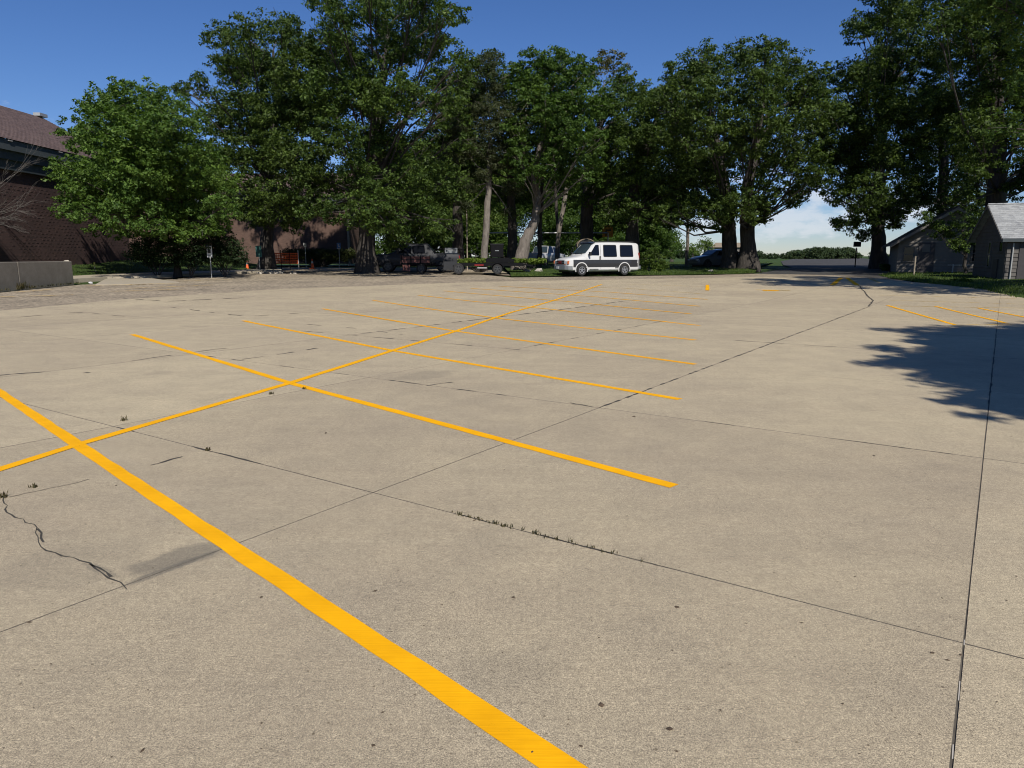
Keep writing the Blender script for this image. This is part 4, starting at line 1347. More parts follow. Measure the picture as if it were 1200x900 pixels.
# clipped hedge before the hall
hd = [(px, 298 + (px % 7) * .2, 5.6) for px in range(334, 417, 5)] + [(px, 294.5, 4.2) for px in range(336, 414, 6)] + [(px, 303, 5) for px in range(336, 412, 8)]
bush('yew_hedge', 'clipped yew hedge along the foot of the brown brick hall', 375, 64, hd, leaf_mat('hedge_leaf', (.022, .034, .010), (.070, .085, .024), .15), 132, 'hedge', dens=2.5, per=40, size=.11, clump=.4)
for k, (x0_, x1_, lab) in enumerate(((540, 578, 'yellow green hostas at the foot of the spruce'), (600, 636, 'yellow green hostas at the foot of the leaning ash'))):
    bush('hosta_bed', lab, (x0_ + x1_) / 2, 51.5, [(x_, 306, 3.4) for x_ in range(x0_, x1_ + 1, 4)], leaf_mat('hosta_leaf', (.07, .11, .02), (.20, .27, .05), .3), 140 + k, 'plants', dens=2.5, per=26, size=.16, clump=.3, asp=.7)
bush('leafy_weed', 'light green leafy weed on the verge before the grey house', 1126, 36.0, [(1120, 329.5, 3.4), (1129, 329, 4), (1136, 331, 3)], M['leaf_bush'], 150, 'plant', **bk_)
bush('small_bush', 'little bush at the foot of the oak by the grey house', 1040, 55, [(1036, 313, 5), (1044, 314, 4.5)], M['leaf_ash'], 151, **bk_)
# bare dead branches at the left edge
mb = MB()
rg = random.Random(15)
D0 = 40.0
def dead(a, b, r, lev):
    a, b = Vector(a), Vector(b)
    m_ = a.lerp(b, .5) + Vector((rg.uniform(-.1, .1), rg.uniform(-.1, .1), rg.uniform(-.1, .12)))
    mb.tube([a, m_, b], [r, r * .75, r * .4], 5, False)
    if lev:
        for _ in range(4):
            s_ = a.lerp(b, rg.uniform(.3, .95))
            d = (b - a) * rg.uniform(.35, .6)
            d = d + Vector((rg.gauss(0, .3), rg.gauss(0, .3), rg.gauss(0, .3))) * d.length
            dead(s_, s_ + d, r * .5, lev - 1)
org = gx(-45, D0) + Vector((0, 0, .6))
for q in ((12, 206), (22, 240), (18, 254), (5, 262), (-8, 215)):
    tip = at(q[0], q[1], D0 + rg.uniform(-.6, .6))
    st = at(-38, 262 + rg.uniform(-8, 8), D0)
    dead(st - org, tip - org, .022, 3)
mb.tube([(0, 0, -.4), at(-42, 290, D0) - org, at(-38, 258, D0) - org], [.12, .1, .06], 8, False)
dt = empty('dead_shrub', org)
mb.build('branches', M['bark_dead'], dt)
tag(dt, 'bare dead grey branches reaching in from the left edge', 'dead shrub')

# ------------------------------------------------------------------ house and shed on the right
def gable_house(name, label, corner, theta, Wd, Ln, base, eave, peak, wallm, roofm, over=.3, gov=.35, cat='house', n=18):
    """local y runs along the gable wall (near corner -> far corner), local x along the ridge away from it"""
    t = empty(name, (corner[0], corner[1], base), theta)
    he, hp = eave - base, peak - base
    mb = MB()
    prof = [(0, 0, -.3), (0, Wd, -.3), (0, Wd, he), (0, Wd / 2, hp - .05), (0, 0, he)]
    mb.prism(prof, (Ln, 0, 0))
    mb.build('wall', wallm, t)
    # clapboards on gable and front wall
    mb = MB()
    z = .15
    while z < hp - .25:
        half = Wd / 2 if z < he else Wd / 2 * (hp - z) / (hp - he)
        mb.box((-.012, Wd / 2, z), (.024, 2 * half - .06, .16), Matrix.Rotation(R(5), 3, 'Y'))
        if z < he - .15:
            mb.box((Ln / 2, -.012, z), (Ln - .02, .024, .16), Matrix.Rotation(R(-5), 3, 'X'))
        z += .19
    o = mb.build('clapboard', wallm, t)
    o['kind'] = 'stuff'
    sl = (hp - he) / (Wd / 2)
    for s_ in (0, 1):
        y0, y1 = (-over, Wd / 2) if s_ == 0 else (Wd + over, Wd / 2)
        z0 = he - over * sl
        mb = courses(-gov, Ln + gov, (y0, z0 + .10), (y1, hp + .10), n, .022)
        mb.prism([(-gov, y0, z0), (-gov, y1, hp), (-gov, y1, hp + .1), (-gov, y0, z0 + .1)], (Ln + 2 * gov, 0, 0))
        mb.build('roof', roofm, t)
        # rake board on the gable
        mb = MB()
        mb.prism([(-gov - .03, y0, z0 - .10), (-gov - .03, y1, hp - .10), (-gov - .03, y1, hp + .085), (-gov - .03, y0, z0 + .085)], (.028, 0, 0))
        mb.build('rake_board', wallm, t)
    mb = MB()
    mb.box((Ln / 2, -over - .03, he - over * sl + .03), (Ln + 2 * gov, .05, .16))
    mb.build('eave_board', M['fascia'], t)
    mb = MB()
    mb.tube([(-gov, Wd / 2, hp + .13), (Ln + gov, Wd / 2, hp + .13)], .05, 6)
    mb.build('ridge_cap', roofm, t)
    tag(t, label, cat)
    return t
def framed(t, c, wd, ht, axis, fm, gm, name='window', mull=False):
    """window on a wall: axis 'x' = gable wall (normal -x), 'y' = front wall (normal -y)"""
    mb = MB()
    fr = .07
    def bx(a, z, w_, h_, d0, d1):
        if axis == 'x':
            mb.box((-(d0 + d1) / 2, a, z), (d1 - d0, w_, h_))
        else:
            mb.box((a, -(d0 + d1) / 2, z), (w_, d1 - d0, h_))
    a, z = c
    bx(a, z + ht / 2 + fr / 2, wd + 2 * fr, fr, .02, .07)
    bx(a, z - ht / 2 - fr / 2, wd + 3 * fr, fr, .02, .09)
    bx(a - wd / 2 - fr / 2, z, fr, ht, .02, .068)
    bx(a + wd / 2 + fr / 2, z, fr, ht, .02, .068)
    if mull:
        bx(a, z, wd, .05, .03, .062)
    o = mb.build(name, fm, t)
    mb = MB()
    bx(a, z, wd - .004, ht - .004, .025, .045)
    mb.build('pane', gm, o)
    return o
sc_ = gx(1179, 37)
shed = gable_house('shed', 'small grey shed with light grey shingle roof at the right edge', (sc_.x, 37), R(-15), 4.5, 7.5, .28, 2.52, 4.15, M['siding'], M['shingle_grey'], cat='shed')
framed(shed, (2.2, 1.35), .30, 1.25, 'x', M['siding2'], M['glass'], mull=True)
framed(shed, (.65, 1.75), .42, .48, 'x', M['siding'], M['glass'], 'vent_window')
MB().box((-.05, 1.15, .55), (.05, .62, 1.1)).build('hatch', M['door'], shed)
MB().box((1.0, -.04, 1.0), (.9, .05, 2.0)).build('door', M['door'], shed)
framed(shed, (3.2, 1.25), .9, .9, 'y', M['siding2'], M['glass'], mull=True)
mb = MB()
mb.tube([(.25, -.08, 1.9), (.25, -.08, 0)], .04, 6)
mb.build('downspout', M['gutter'], shed)
mb = MB()
mb.add([(1.55, 1.9, 3.75), (2.45, 1.9, 3.75), (2.45, 2.7, 3.75), (1.55, 2.7, 3.75), (2.0, 2.25, 5.25)], [(0, 1, 4), (1, 2, 4), (2, 3, 4), (3, 0, 4), (0, 3, 2, 1)])
mb.build('roof_vent', M['gutter'], shed)
hc = gx(1064, 48)
house = gable_house('house', 'low grey house in the shade with pale dappled front wall', (hc.x, 48), R(-22), 6.4, 8.0, .42, 2.55, 4.6, M['siding2'], M['shingle_dark'], over=.55, gov=.6)
# turn the gable to the front: local x along the ridge goes away from the camera
house.rotation_euler = (0, 0, R(90 - 24))
house.location = (hc.x + 5.9, 48 - 1.2, .42)
framed(house, (1.6, 1.3), .9, 1.0, 'x', M['siding'], M['glass'], mull=True)
framed(house, (5.75, 1.25), .55, .9, 'x', M['siding'], M['glass'], mull=True)
MB().box((-.05, 4.7, 1.0), (.06, .95, 2.05)).build('door', M['door'], house)
MB().box((-.09, 4.75, 1.65), (.03, .45, .5)).build('door_light', M['siding2'], house)
mb = MB()
for y_ in (.5, 1.9, 3.3):
    mb.tube([(-1.7, y_, -.3), (-1.7, y_, .62)], .035, 6)
mb.tube([(-1.7, .2, .55), (-1.7, 3.6, .55)], .03, 6)
mb.build('step_rail', M['gutter'], house)
# rail and post before the house, thin marker posts
mb = MB()
q = gx(1073, 44)
mb.tube([(0, 0, -.1), (0, 0, 1.2)], .045, 8)
o = mb.build('post', M['wood'])
o.location = q
tag(o, 'short pale wooden post in front of the grey house', 'post')
mb = MB()
q = gx(1003, 66)
mb.tube([(0, 0, -.1), (0, 0, 1.7)], .05, 8)
mb.box((0, -.08, 2.0), (.55, .3, .45))
o = mb.build('mailbox', M['steelblk'])
o.location = q
tag(o, 'dark roadside mailbox on a post left of the tall dark oak', 'mailbox')

# ------------------------------------------------------------------ vehicles
def interp(st, x, i):
    for a, b in zip(st[:-1], st[1:]):
        if a[0] <= x <= b[0]:
            f = (x - a[0]) / max(1e-6, b[0] - a[0])
            return a[i] + (b[i] - a[i]) * f
    return st[-1][i] if x > st[-1][0] else st[0][i]
def section(s):
    x, z0, zb, zt, w, wt = s
    zb = min(zb, zt - .07)
    return [(w * .90, z0), (w * .985, z0 + .07), (w, z0 + .22), (w * 1.004, (z0 + zb) * .5 + .1), (w * .985, zb), (wt + (w - wt) * .45, zb + (zt - zb) * .45), (wt, zt - .09), (wt - .09, zt - .02), (wt * .5, zt + .015), (0, zt + .02)]
def side_y(st, x, z):
    s = [interp(st, x, i) for i in range(6)]
    sec = section(s)
    for a, b in zip(sec[:-1], sec[1:]):
        if a[1] <= z <= b[1]:
            f = (z - a[1]) / max(1e-6, b[1] - a[1])
            return a[0] + (b[0] - a[0]) * f
    return sec[6][0]
def loft(st, mat, parent, name='body'):
    mb = MB()
    rings = []
    for s in st:
        sec = section(s)
        ring = [(s[0], -y, z) for y, z in sec] + [(s[0], y, z) for y, z in sec[-2::-1]]
        rings.append(ring)
    n = len(rings[0])
    V = [v for r in rings for v in r]
    F = [(i * n + k, i * n + (k + 1) % n, (i + 1) * n + (k + 1) % n, (i + 1) * n + k) for i in range(len(rings) - 1) for k in range(n)]
    F += [tuple(range(n)), tuple(range((len(rings) - 1) * n, len(rings) * n))]
    return mb.add(V, F).build(name, mat, parent, smooth=32)
def rounded(poly, r, n=4):
    out_ = []
    m = len(poly)
    for i in range(m):
        p0, p1, p2 = Vector(poly[i - 1]), Vector(poly[i]), Vector(poly[(i + 1) % m])
        a, b = p1 + (p0 - p1).normalized() * r, p1 + (p2 - p1).normalized() * r
        for k in range(n + 1):
            f = k / n
            out_.append(tuple((a * (1 - f) + p1 * f).lerp(p1 * (1 - f) + b * f, f)))
    return out_
def side_panel(st, poly, off, thick, mat, parent, name, sgn=-1, rr=.05):
    """panel lying on the body side; poly in (x, z)"""
    pr = rounded(poly, rr) if rr else poly
    # subdivide through a fan of rows so that it follows the side
    zs = [p[1] for p in pr]
    cx, cz = sum(p[0] for p in pr) / len(pr), sum(zs) / len(pr)
    mb = MB()
    V = []
    for o_ in (off, off + thick):
        for x, z in pr:
            V.append((x, sgn * (side_y(st, x, z) + o_), z))
    n = len(pr)
    V.append((cx, sgn * (side_y(st, cx, cz) + off + thick), cz))
    F = [(i, (i + 1) % n, (i + 1) % n + n, i + n) for i in range(n)] + [(i + n, (i + 1) % n + n, 2 * n) for i in range(n)]
    return mb.add(V, F).build(name, mat, parent)
def strip(st, x0, x1, z0, z1, off, thick, mat, parent, name, sgn=-1, n=24):
    mb = MB()
    V, F = [], []
    for i in range(n + 1):
        x = x0 + (x1 - x0) * i / n
        zm = (z0 + z1) / 2
        for z, o_ in ((z0, off - .01), (z0, off + thick), (zm, off + thick), (z1, off + thick), (z1, off - .01)):
            V.append((x, sgn * (side_y(st, x, z) + o_), z))
    for i in range(n):
        for k in range(4):
            a = i * 5 + k
            F.append((a, a + 1, a + 6, a + 5))
    F += [(0, 1, 2, 3, 4), tuple(n * 5 + k for k in range(5))]
    return mb.add(V, F).build(name, mat, parent)
def wheel(parent, x, y, r, sgn, wd=.22, spokes=5, rimm='rim'):
    w = MB()
    yo = y
    yi = y - sgn * wd
    rim_r = r * .64
    # tyre with rounded shoulders
    prof = [(rim_r, yi), (r * .93, yi), (r, yi + sgn * wd * .15), (r, yo - sgn * wd * .15), (r * .93, yo), (rim_r, yo), (rim_r * .97, yo - sgn * .03)]
    n = 28
    V, F = [], []
    for i in range(n):
        a = 2 * math.pi * i / n
        V += [(x + q[0] * math.cos(a), q[1], r + q[0] * math.sin(a)) for q in prof]
    m = len(prof)
    for i in range(n):
        for k in range(m - 1):
            a, b = i * m + k, ((i + 1) % n) * m + k
            F.append((a, a + 1, b + 1, b))
    ty = w.add(V, F).build('wheel', M['rubber'], parent, smooth=40)
    w = MB()
    w.disc((x, 0, r), 0, rim_r * .985, min(yo - sgn * .075, yo - sgn * .055), max(yo - sgn * .075, yo - sgn * .055), 28)
    w.build('wheel_hub', M['blackpl'], ty)
    w = MB()
    a_, b_ = sorted((yo - sgn * .05, yo + sgn * .004))
    w.disc((x, 0, r), rim_r * .84, rim_r * .99, a_, b_, 28)
    a_, b_ = sorted((yo - sgn * .05, yo - sgn * .004))
    w.disc((x, 0, r), 0, rim_r * .30, a_, b_, 16)
    for k in range(spokes):
        an = 2 * math.pi * k / spokes + .3
        w.box((x + math.cos(an) * rim_r * .56, yo - sgn * .026, r + math.sin(an) * rim_r * .56), (rim_r * .62, .03, rim_r * .30), Matrix.Rotation(-an, 3, 'Y'))
    w.build('rim', M[rimm], ty)
    return ty
def arch(st, parent, x, r, zc, sgn, mat, lipm, lip=.05):
    y0 = side_y(st, x, zc)
    mb = MB()
    a_, b_ = sorted((sgn * (y0 - .03), sgn * (y0 + .016)))
    mb.disc((x, 0, zc), 0, r, a_, b_, 24, R(-12), R(192))
    mb.build('wheel_well', mat, parent)
    if lipm:
        mb = MB()
        a_, b_ = sorted((sgn * (y0 - .03), sgn * (y0 + .032)))
        mb.disc((x, 0, zc), r - .005, r + lip, a_, b_, 24, R(-16), R(196))
        mb.build('wheel_arch', lipm, parent, smooth=40)

# ---- the white conversion van
def make_van():
    yaw = R(26)
    f0 = gx(656, 45.0)
    t = empty('van', (f0.x + .05, 44.9, g(45.6)), yaw)
    t.scale = (.93, .95, .95)
    B = 1.02
    st = [(0.00, .46, .95, 1.00, .78, .60), (.10, .36, .98, 1.07, .90, .74), (.30, .32, 1.02, 1.13, .97, .86), (.80, .30, 1.10, 1.20, .99, .90), (1.18, .30, 1.14, 1.27, 1.0, .92),
          (1.30, .30, 1.14, 1.36, 1.0, .90), (2.05, .30, 1.14, 2.06, 1.0, .84), (2.30, .30, 1.14, 2.13, 1.0, .84), (3.4, .30, 1.14, 2.16, 1.0, .84), (5.0, .30, 1.14, 2.15, 1.0, .84), (5.50, .30, 1.14, 2.13, .99, .83), (5.64, .32, 1.12, 2.08, .96, .80), (5.69, .40, 1.10, 2.00, .92, .76)]
    loft(st, M['white'], t, 'body')
    for s_ in (-1, 1):
        strip(st, .40, 5.60, .55, 1.02, .002, .008, M['char'], t, 'side_stripe', s_)
        strip(st, 1.54, 3.90, .27, .40, .000, .055, M['white'], t, 'running_board', s_)
        side_panel(st, [(1.62, 1.30), (2.40, 1.30), (2.40, 1.98), (2.15, 1.98)], .002, .010, M['glass'], t, 'front_window', s_, .06)
        for x0_, x1_ in ((2.72, 3.82), (4.06, 5.16)):
            fr = side_panel(st, [(x0_, 1.20), (x1_, 1.20), (x1_ - .03, 1.99), (x0_ + .02, 1.99)], .001, .010, M['blackpl'], t, 'window_frame', s_, .10)
            side_panel(st, [(x0_ + .05, 1.25), (x1_ - .05, 1.25), (x1_ - .08, 1.94), (x0_ + .07, 1.94)], .011, .006, M['glass'], fr, 'pane', s_, .07)
        arch(st, t, 1.02, .435, .38, s_, M['blackpl'], M['white'], .055)
        arch(st, t, 4.42, .435, .38, s_, M['blackpl'], M['white'], .055)
        # door seams and handle
        for x in (1.42, 2.52):
            mb = MB()
            zz = (.45, 1.12, 1.45, 2.0) if x > 2 else (.45, 1.12)
            V = []
            for z in zz:
                ya = s_ * (side_y(st, x, z) + .011)
                V += [(x - .008, ya, z), (x + .008, ya, z)]
            mb.add(V, [(2 * k, 2 * k + 1, 2 * k + 3, 2 * k + 2) for k in range(len(zz) - 1)])
            mb.build('door_seam', M['blackpl'], t)
        mb = MB()
        mb.box((2.44, s_ * (side_y(st, 2.44, 1.12) + .02), 1.13), (.07, .03, .24))
        mb.build('door_handle', M['blackpl'], t)
        mb = MB()
        mb.box((1.58, s_ * 1.13, 1.40), (.12, .20, .24), Matrix.Rotation(R(12), 3, 'Z'))
        mb.box((1.64, s_ * 1.02, 1.33), (.06, .12, .06))
        o = mb.build('mirror', M['blackpl'], t)
        o.modifiers.new('bevel', 'BEVEL').width = .025
        MB().box((4.05 - .25, s_ * 1.012, .50), (.26, .014, .05)).build('side_trim', M['blackpl'], t)
        MB().box((1.95, s_ * 1.06, .42), (.7, .014, .03)).build('side_trim', M['blackpl'], t)
        # tail lamp
        mb = MB()
        mb.box((5.655, s_ * .86, 1.30), (.10, .12, .36))
        mb.build('tail_light', M['red'], t)
        for x in (1.02, 4.42):
            wheel(t, x, s_ * 1.065, .365, s_, .26)
        # head lamp and amber marker
        mb = MB()
        mb.box((.045, s_ * .66, .86), (.10, .30, .17), Matrix.Rotation(R(s_ * -10), 3, 'Z'))
        o = mb.build('headlight', M['lens'], t)
        mb = MB()
        mb.box((.10, s_ * .865, .86), (.20, .10, .20), Matrix.Rotation(R(s_ * -38), 3, 'Z'))
        mb.box((.06, s_ * .68, .735), (.10, .34, .07), Matrix.Rotation(R(s_ * -10), 3, 'Z'))
        mb.build('turn_signal', M['amber'], t)
    # windscreen, standing just proud of the slope
    mb = MB()
    a0, a1 = Vector((1.33, .80, 1.42)), Vector((2.00, .70, 2.03))
    nrm = Vector((-.61, 0, .67)).normalized() * .028
    V = []
    for e in (0, 1):
        for s_ in (-1, -.6, 0, .6, 1):
            for q in (a0, a1):
                bow = .10 * (abs(s_) ** 2)
                V.append(Vector((q.x + bow - .02, q.y * s_, q.z - (.03 if q is a1 and abs(s_) == 1 else 0))) + nrm * (e + .3))
    n = 5
    F = []
    for e in (0, 1):
        for k in range(n - 1):
            a = e * 10 + k * 2
            F.append((a, a + 1, a + 3, a + 2))
    F += [(0, 1, 11, 10), (8, 9, 19, 18)]
    mb.add(V, F).build('windshield', M['wshield'], t)
    MB().tube([(1.28, -.55, 1.38), (1.40, -.1, 1.47)], .012, 5).build('wiper', M['blackpl'], t)
    MB().tube([(1.28, .15, 1.38), (1.40, .6, 1.47)], .012, 5).build('wiper', M['blackpl'], t)
    # dark visor band over the screen and roof rack
    mb = MB()
    mb.box((2.06, 0, 2.12), (.22, 1.55, .06), Matrix.Rotation(R(-18), 3, 'Y'))
    mb.build('sun_visor', M['navy'], t)
    mb = MB()
    for s_ in (-1, 1):
        mb.tube([(2.4, s_ * .70, 2.22), (5.3, s_ * .70, 2.22)], .014, 6)
        for x in (2.4, 3.4, 4.4, 5.3):
            mb.tube([(x, s_ * .70, 2.15), (x, s_ * .70, 2.22)], .012, 5)
    mb.build('roof_rail', M['blackpl'], t)
    # grille, badge, bumper
    mb = MB()
    mb.box((-.005, 0, .84), (.05, .98, .25))
    gr = mb.build('grille', M['blackpl'], t)
    mb = MB()
    for z in (.735, .945):
        mb.box((-.03, 0, z), (.03, 1.02, .025))
    mb.box((-.03, 0, .84), (.02, .96, .02))
    mb.build('grille_bar', M['plastic'], gr)
    fc = bpy.data.curves.new('badge', 'FONT')
    fc.body = 'GMC'
    fc.size = .20
    fc.extrude = .012
    fc.align_x = 'CENTER'
    fc.align_y = 'CENTER'
    ft_ = bpy.data.objects.new('badge_text', fc)
    COL.objects.link(ft_)
    me_ = bpy.data.meshes.new_from_object(ft_.evaluated_get(bpy.context.evaluated_depsgraph_get()))
    bpy.data.objects.remove(ft_)
    me_.materials.clear()
    me_.materials.append(M['red'])
    fo = bpy.data.objects.new('badge', me_)
    COL.objects.link(fo)
    fo.parent = gr
    fo.location = (-.045, 0, .84)
    fo.rotation_euler = (R(90), 0, R(-90))
    mb = MB()
    pts = [(.30, -1.0), (.04, -.95), (-.10, -.70), (-.14, 0), (-.10, .70), (.04, .95), (.30, 1.0)]
    for (xa, ya), (xb, yb) in zip(pts[:-1], pts[1:]):
        mb.prism([(xa, ya, .40), (xb, yb, .40), (xb + .16, yb * .9, .40), (xa + .16, ya * .9, .40)], (0, 0, .23))
    mb.build('front_bumper', M['plastic'], t)
    mb = MB()
    mb.box((-.16, .12, .52), (.02, .31, .16))
    mb.build('license_plate', M['signwhite'], t)
    mb = MB()
    mb.box((5.74, 0, .52), (.14, 1.86, .20))
    mb.build('rear_bumper', M['plastic'], t)
    mb = MB()
    mb.box((2.8, 0, .30), (5.0, 1.5, .16))
    mb.build('underbody', M['blackpl'], t)
    tag(t, 'white passenger van with a charcoal side band parked before the trees', 'van')
    return t
van = make_van()

def simple_car(name, label, cat, loc, yaw, st, paint, wins, axles, wr, lights, scr=None, bed=None):
    t = empty(name, loc, yaw)
    loft(st, paint, t, 'body')
    for s_ in (-1, 1):
        for w_ in wins:
            side_panel(st, w_, .002, .010, M['glass'], t, 'window', s_, .05)
        for x in axles:
            arch(st, t, x, wr + .07, wr + .01, s_, M['blackpl'], None)
            wheel(t, x, s_ * (st[3][4] + .05), wr, s_, .2, rimm='darkrim')
        for (x, z, dx, dz, m_, nm, yy) in lights:
            MB().box((x, s_ * yy, z), (dx, .28, dz)).build(nm, m_, t)
    if scr:
        for nm, (xa, za, wa), (xb, zb, wb), sgn in scr:
            nr = Vector((-(zb - za), 0, (xb - xa))).normalized()
            if nr.z < 0:
                nr = -nr
            V = []
            for e in (.015, .045):
                V += [Vector((xa, -wa, za)) + nr * e, Vector((xa, wa, za)) + nr * e, Vector((xb, wb, zb)) + nr * e, Vector((xb, -wb, zb)) + nr * e]
            MB().add(V, [(0, 1, 2, 3), (4, 5, 6, 7), (0, 1, 5, 4), (1, 2, 6, 5), (2, 3, 7, 6), (3, 0, 4, 7)]).build(nm, M['wshield'], t)
    MB().box(((st[0][0] + st[-1][0]) / 2, 0, st[3][1] + .02), (st[-1][0] - st[0][0] - .8, 1.3, .14)).build('underbody', M['blackpl'], t)
    tag(t, label, cat)
    return t
# dark hatchback left of the oak pair
st = [(0, .40, .62, .70, .70, .62), (.12, .26, .72, .80, .82, .74), (.6, .24, .84, .94, .87, .78), (1.25, .22, .88, 1.04, .88, .78), (1.95, .22, .90, 1.44, .88, .64), (2.5, .22, .92, 1.52, .88, .62), (3.2, .22, .93, 1.50, .88, .62), (3.9, .24, .94, 1.34, .87, .62), (4.35, .28, .92, 1.02, .83, .70), (4.48, .36, .84, .92, .76, .66)]
c0 = gx(812, 59)
simple_car('parked_car', 'grey hatchback parked in the shade beside the oak pair', 'car', (c0.x, 59, g(59) + .02), R(20), st, M['carblack'],
           [[(1.75, 1.02), (2.55, 1.02), (2.55, 1.42), (2.12, 1.40)], [(2.64, 1.02), (3.5, 1.02), (3.35, 1.36), (2.64, 1.42)]], (.85, 3.5), .33,
           [(.06, .68, .14, .12, M['lens'], 'headlight', .58), (4.42, .80, .1, .14, M['red'], 'tail_light', .62)],
           [('windshield', (1.32, 1.06, .70), (1.92, 1.42, .60), 1), ('rear_window', (4.25, 1.08, .62), (3.92, 1.33, .58), 1)])
# white pickup far in the trees
st = [(0, .5, .95, 1.05, .82, .74), (.15, .42, 1.0, 1.12, .92, .84), (1.2, .40, 1.1, 1.2, .95, .86), (1.5, .40, 1.12, 1.3, .95, .84), (2.1, .40, 1.12, 1.84, .95, .74), (3.6, .40, 1.12, 1.86, .95, .74), (3.85, .40, 1.12, 1.22, .95, .86), (5.6, .40, 1.12, 1.20, .95, .88), (5.7, .5, 1.08, 1.16, .92, .86)]
c0 = gx(629, 66)
simple_car('pickup_truck', 'white pickup half hidden behind the leaning ash trunk', 'truck', (c0.x + 2.2, 71, g(71) + .02), R(180 + 62), st, M['carwhite'],
           [[(1.85, 1.22), (2.75, 1.22), (2.75, 1.74), (2.2, 1.74)], [(2.85, 1.22), (3.62, 1.22), (3.5, 1.74), (2.85, 1.74)]], (1.05, 4.6), .38,
           [(.08, .9, .14, .18, M['lens'], 'headlight', .7), (5.68, .92, .1, .36, M['red'], 'tail_light', .78)],
           [('windshield', (1.55, 1.32, .8), (2.05, 1.80, .7), 1), ('rear_window', (3.86, 1.28, .72), (3.66, 1.80, .66), 1)])
# dark grey crew-cab work pickup beneath the big oak, facing left
st = [(0, .55, 1.0, 1.12, .84, .76), (.14, .46, 1.08, 1.20, .96, .88), (1.2, .44, 1.18, 1.28, 1.0, .9), (1.55, .44, 1.2, 1.40, 1.0, .88), (2.1, .44, 1.2, 1.98, 1.0, .78), (3.9, .44, 1.2, 2.0, 1.0, .78), (4.45, .44, 1.2, 1.32, 1.0, .9), (6.1, .44, 1.2, 1.28, 1.0, .92), (6.2, .55, 1.16, 1.24, .97, .9)]
c0 = gx(438, 52.5)
wt = simple_car('pickup_truck', 'dark grey crew cab work pickup in deep shade under the largest oak', 'truck', (c0.x, 52.5, g(52.5)), R(4), st, M['greytruck'],
           [[(1.85, 1.30), (2.75, 1.30), (2.75, 1.86), (2.2, 1.86)], [(2.86, 1.30), (3.75, 1.30), (3.7, 1.86), (2.86, 1.86)]], (1.1, 4.95), .40,
           [(.07, .98, .14, .2, M['lens'], 'headlight', .72), (6.18, .98, .1, .36, M['red'], 'tail_light', .84)],
           [('windshield', (1.6, 1.42, .84), (2.06, 1.92, .74), 1), ('rear_window', (4.4, 1.40, .78), (3.95, 1.94, .68), 1)])
mb = MB()
for s_ in (-1, 1):
    mb.tube([(4.4, s_ * .92, 1.62), (6.5, s_ * .92, 1.62)], .03, 6)
    for x in (4.4, 5.1, 5.8, 6.5):
        mb.tube([(x, s_ * .92, 1.1), (x, s_ * .92, 1.62)], .025, 6)
mb.tube([(6.5, -.92, 1.62), (6.5, .92, 1.62)], .03, 6)
mb.build('bed_rail', M['steelblk'], wt)
mb = MB()
mb.box((3.9, -1.06, .62), (1.2, .08, .10))
mb.build('side_step', M['steelblk'], wt)
MB().box((5.6, 0, 1.45), (.9, 1.2, .5)).build('tool_chest', M['plastic'], wt)
# red rusty box trailer just before it
tb = empty('utility_trailer', (gx(471, 50.2).x, 50.2, g(50.2)), R(3))
mb = MB()
mb.box((1.0, 0, .62), (2.0, 1.3, .08))
mb.build('deck', M['steelblk'], tb)
for k in range(4):
    MB().box((.02 + k * .65, -.66, .92), (.06, .05, .60)).build('stake', M['steelblk'], tb)
for k in range(3):
    for z in (.80, 1.04):
        MB().box((.35 + k * .65, -.655, z), (.58, .03, .20)).build('side_board', M['redpaint'], tb)
MB().box((-.02, 0, .92), (.04, 1.3, .6)).build('headboard', M['redpaint'], tb)
mb = MB()
mb.tube([(2.0, 0, .55), (2.9, 0, .5)], .04, 6)
mb.build('drawbar', M['steelblk'], tb)
for s_ in (-1, 1):
    wheel(tb, 1.35, s_ * .78, .32, s_, .16, rimm='darkrim')
mb = MB()
mb.box((.35, -.70, .36), (.50, .06, .42))
mb.build('mud_flap', M['redpaint'], tb)
tag(tb, 'small trailer with rusty red side boards in front of the dark pickup', 'trailer')

# black flatbed trailer behind the pickup
ft = empty('flatbed_trailer', (gx(534, 48.5).x, 48.5, g(48.5)), R(3))
for k in range(7):
    MB().box((2.35, -.84 + k * .28, .70), (4.2, .262, .05)).build('deck_plank', M['steelblk'], ft)
mb = MB()
mb.box((2.35, -1.02, .62), (4.3, .06, .16))
mb.box((2.35, 1.02, .62), (4.3, .06, .16))
for x in (.28, 1.3, 2.3, 3.3, 4.42):
    mb.box((x, 0, .60), (.08, 1.98, .10))
mb.tube([(.2, -.6, .55), (-1.0, 0, .5)], .05, 6)
mb.tube([(.2, .6, .55), (-1.0, 0, .5)], .05, 6)
mb.build('chassis', M['steelblk'], ft)
mb = MB()
mb.box((-.35, 0, .55), (.9, .9, .55))
mb.build('front_locker', M['greytruck'], ft)
for s_ in (-1, 1):
    for x in (.2, 2.75):
        wheel(ft, x, s_ * 1.25, .36 if x < 1 else .33, s_, .2, rimm='darkrim')
    mb = MB()
    mb.disc((2.75, 0, .33), .40, .44, min(s_ * 1.04, s_ * 1.30), max(s_ * 1.04, s_ * 1.30), 14, R(10), R(170))
    mb.build('fender', M['steelblk'], ft)
    mb = MB()
    mb.box((1.55, s_ * 1.06, .60), (.60, .02, .09))
    mb.build('red_reflector', M['red'], ft)
    mb = MB()
    mb.box((1.75, s_ * 1.06, .42), (.62, .02, .07))
    mb.build('pale_strip', M['gutter'], ft)
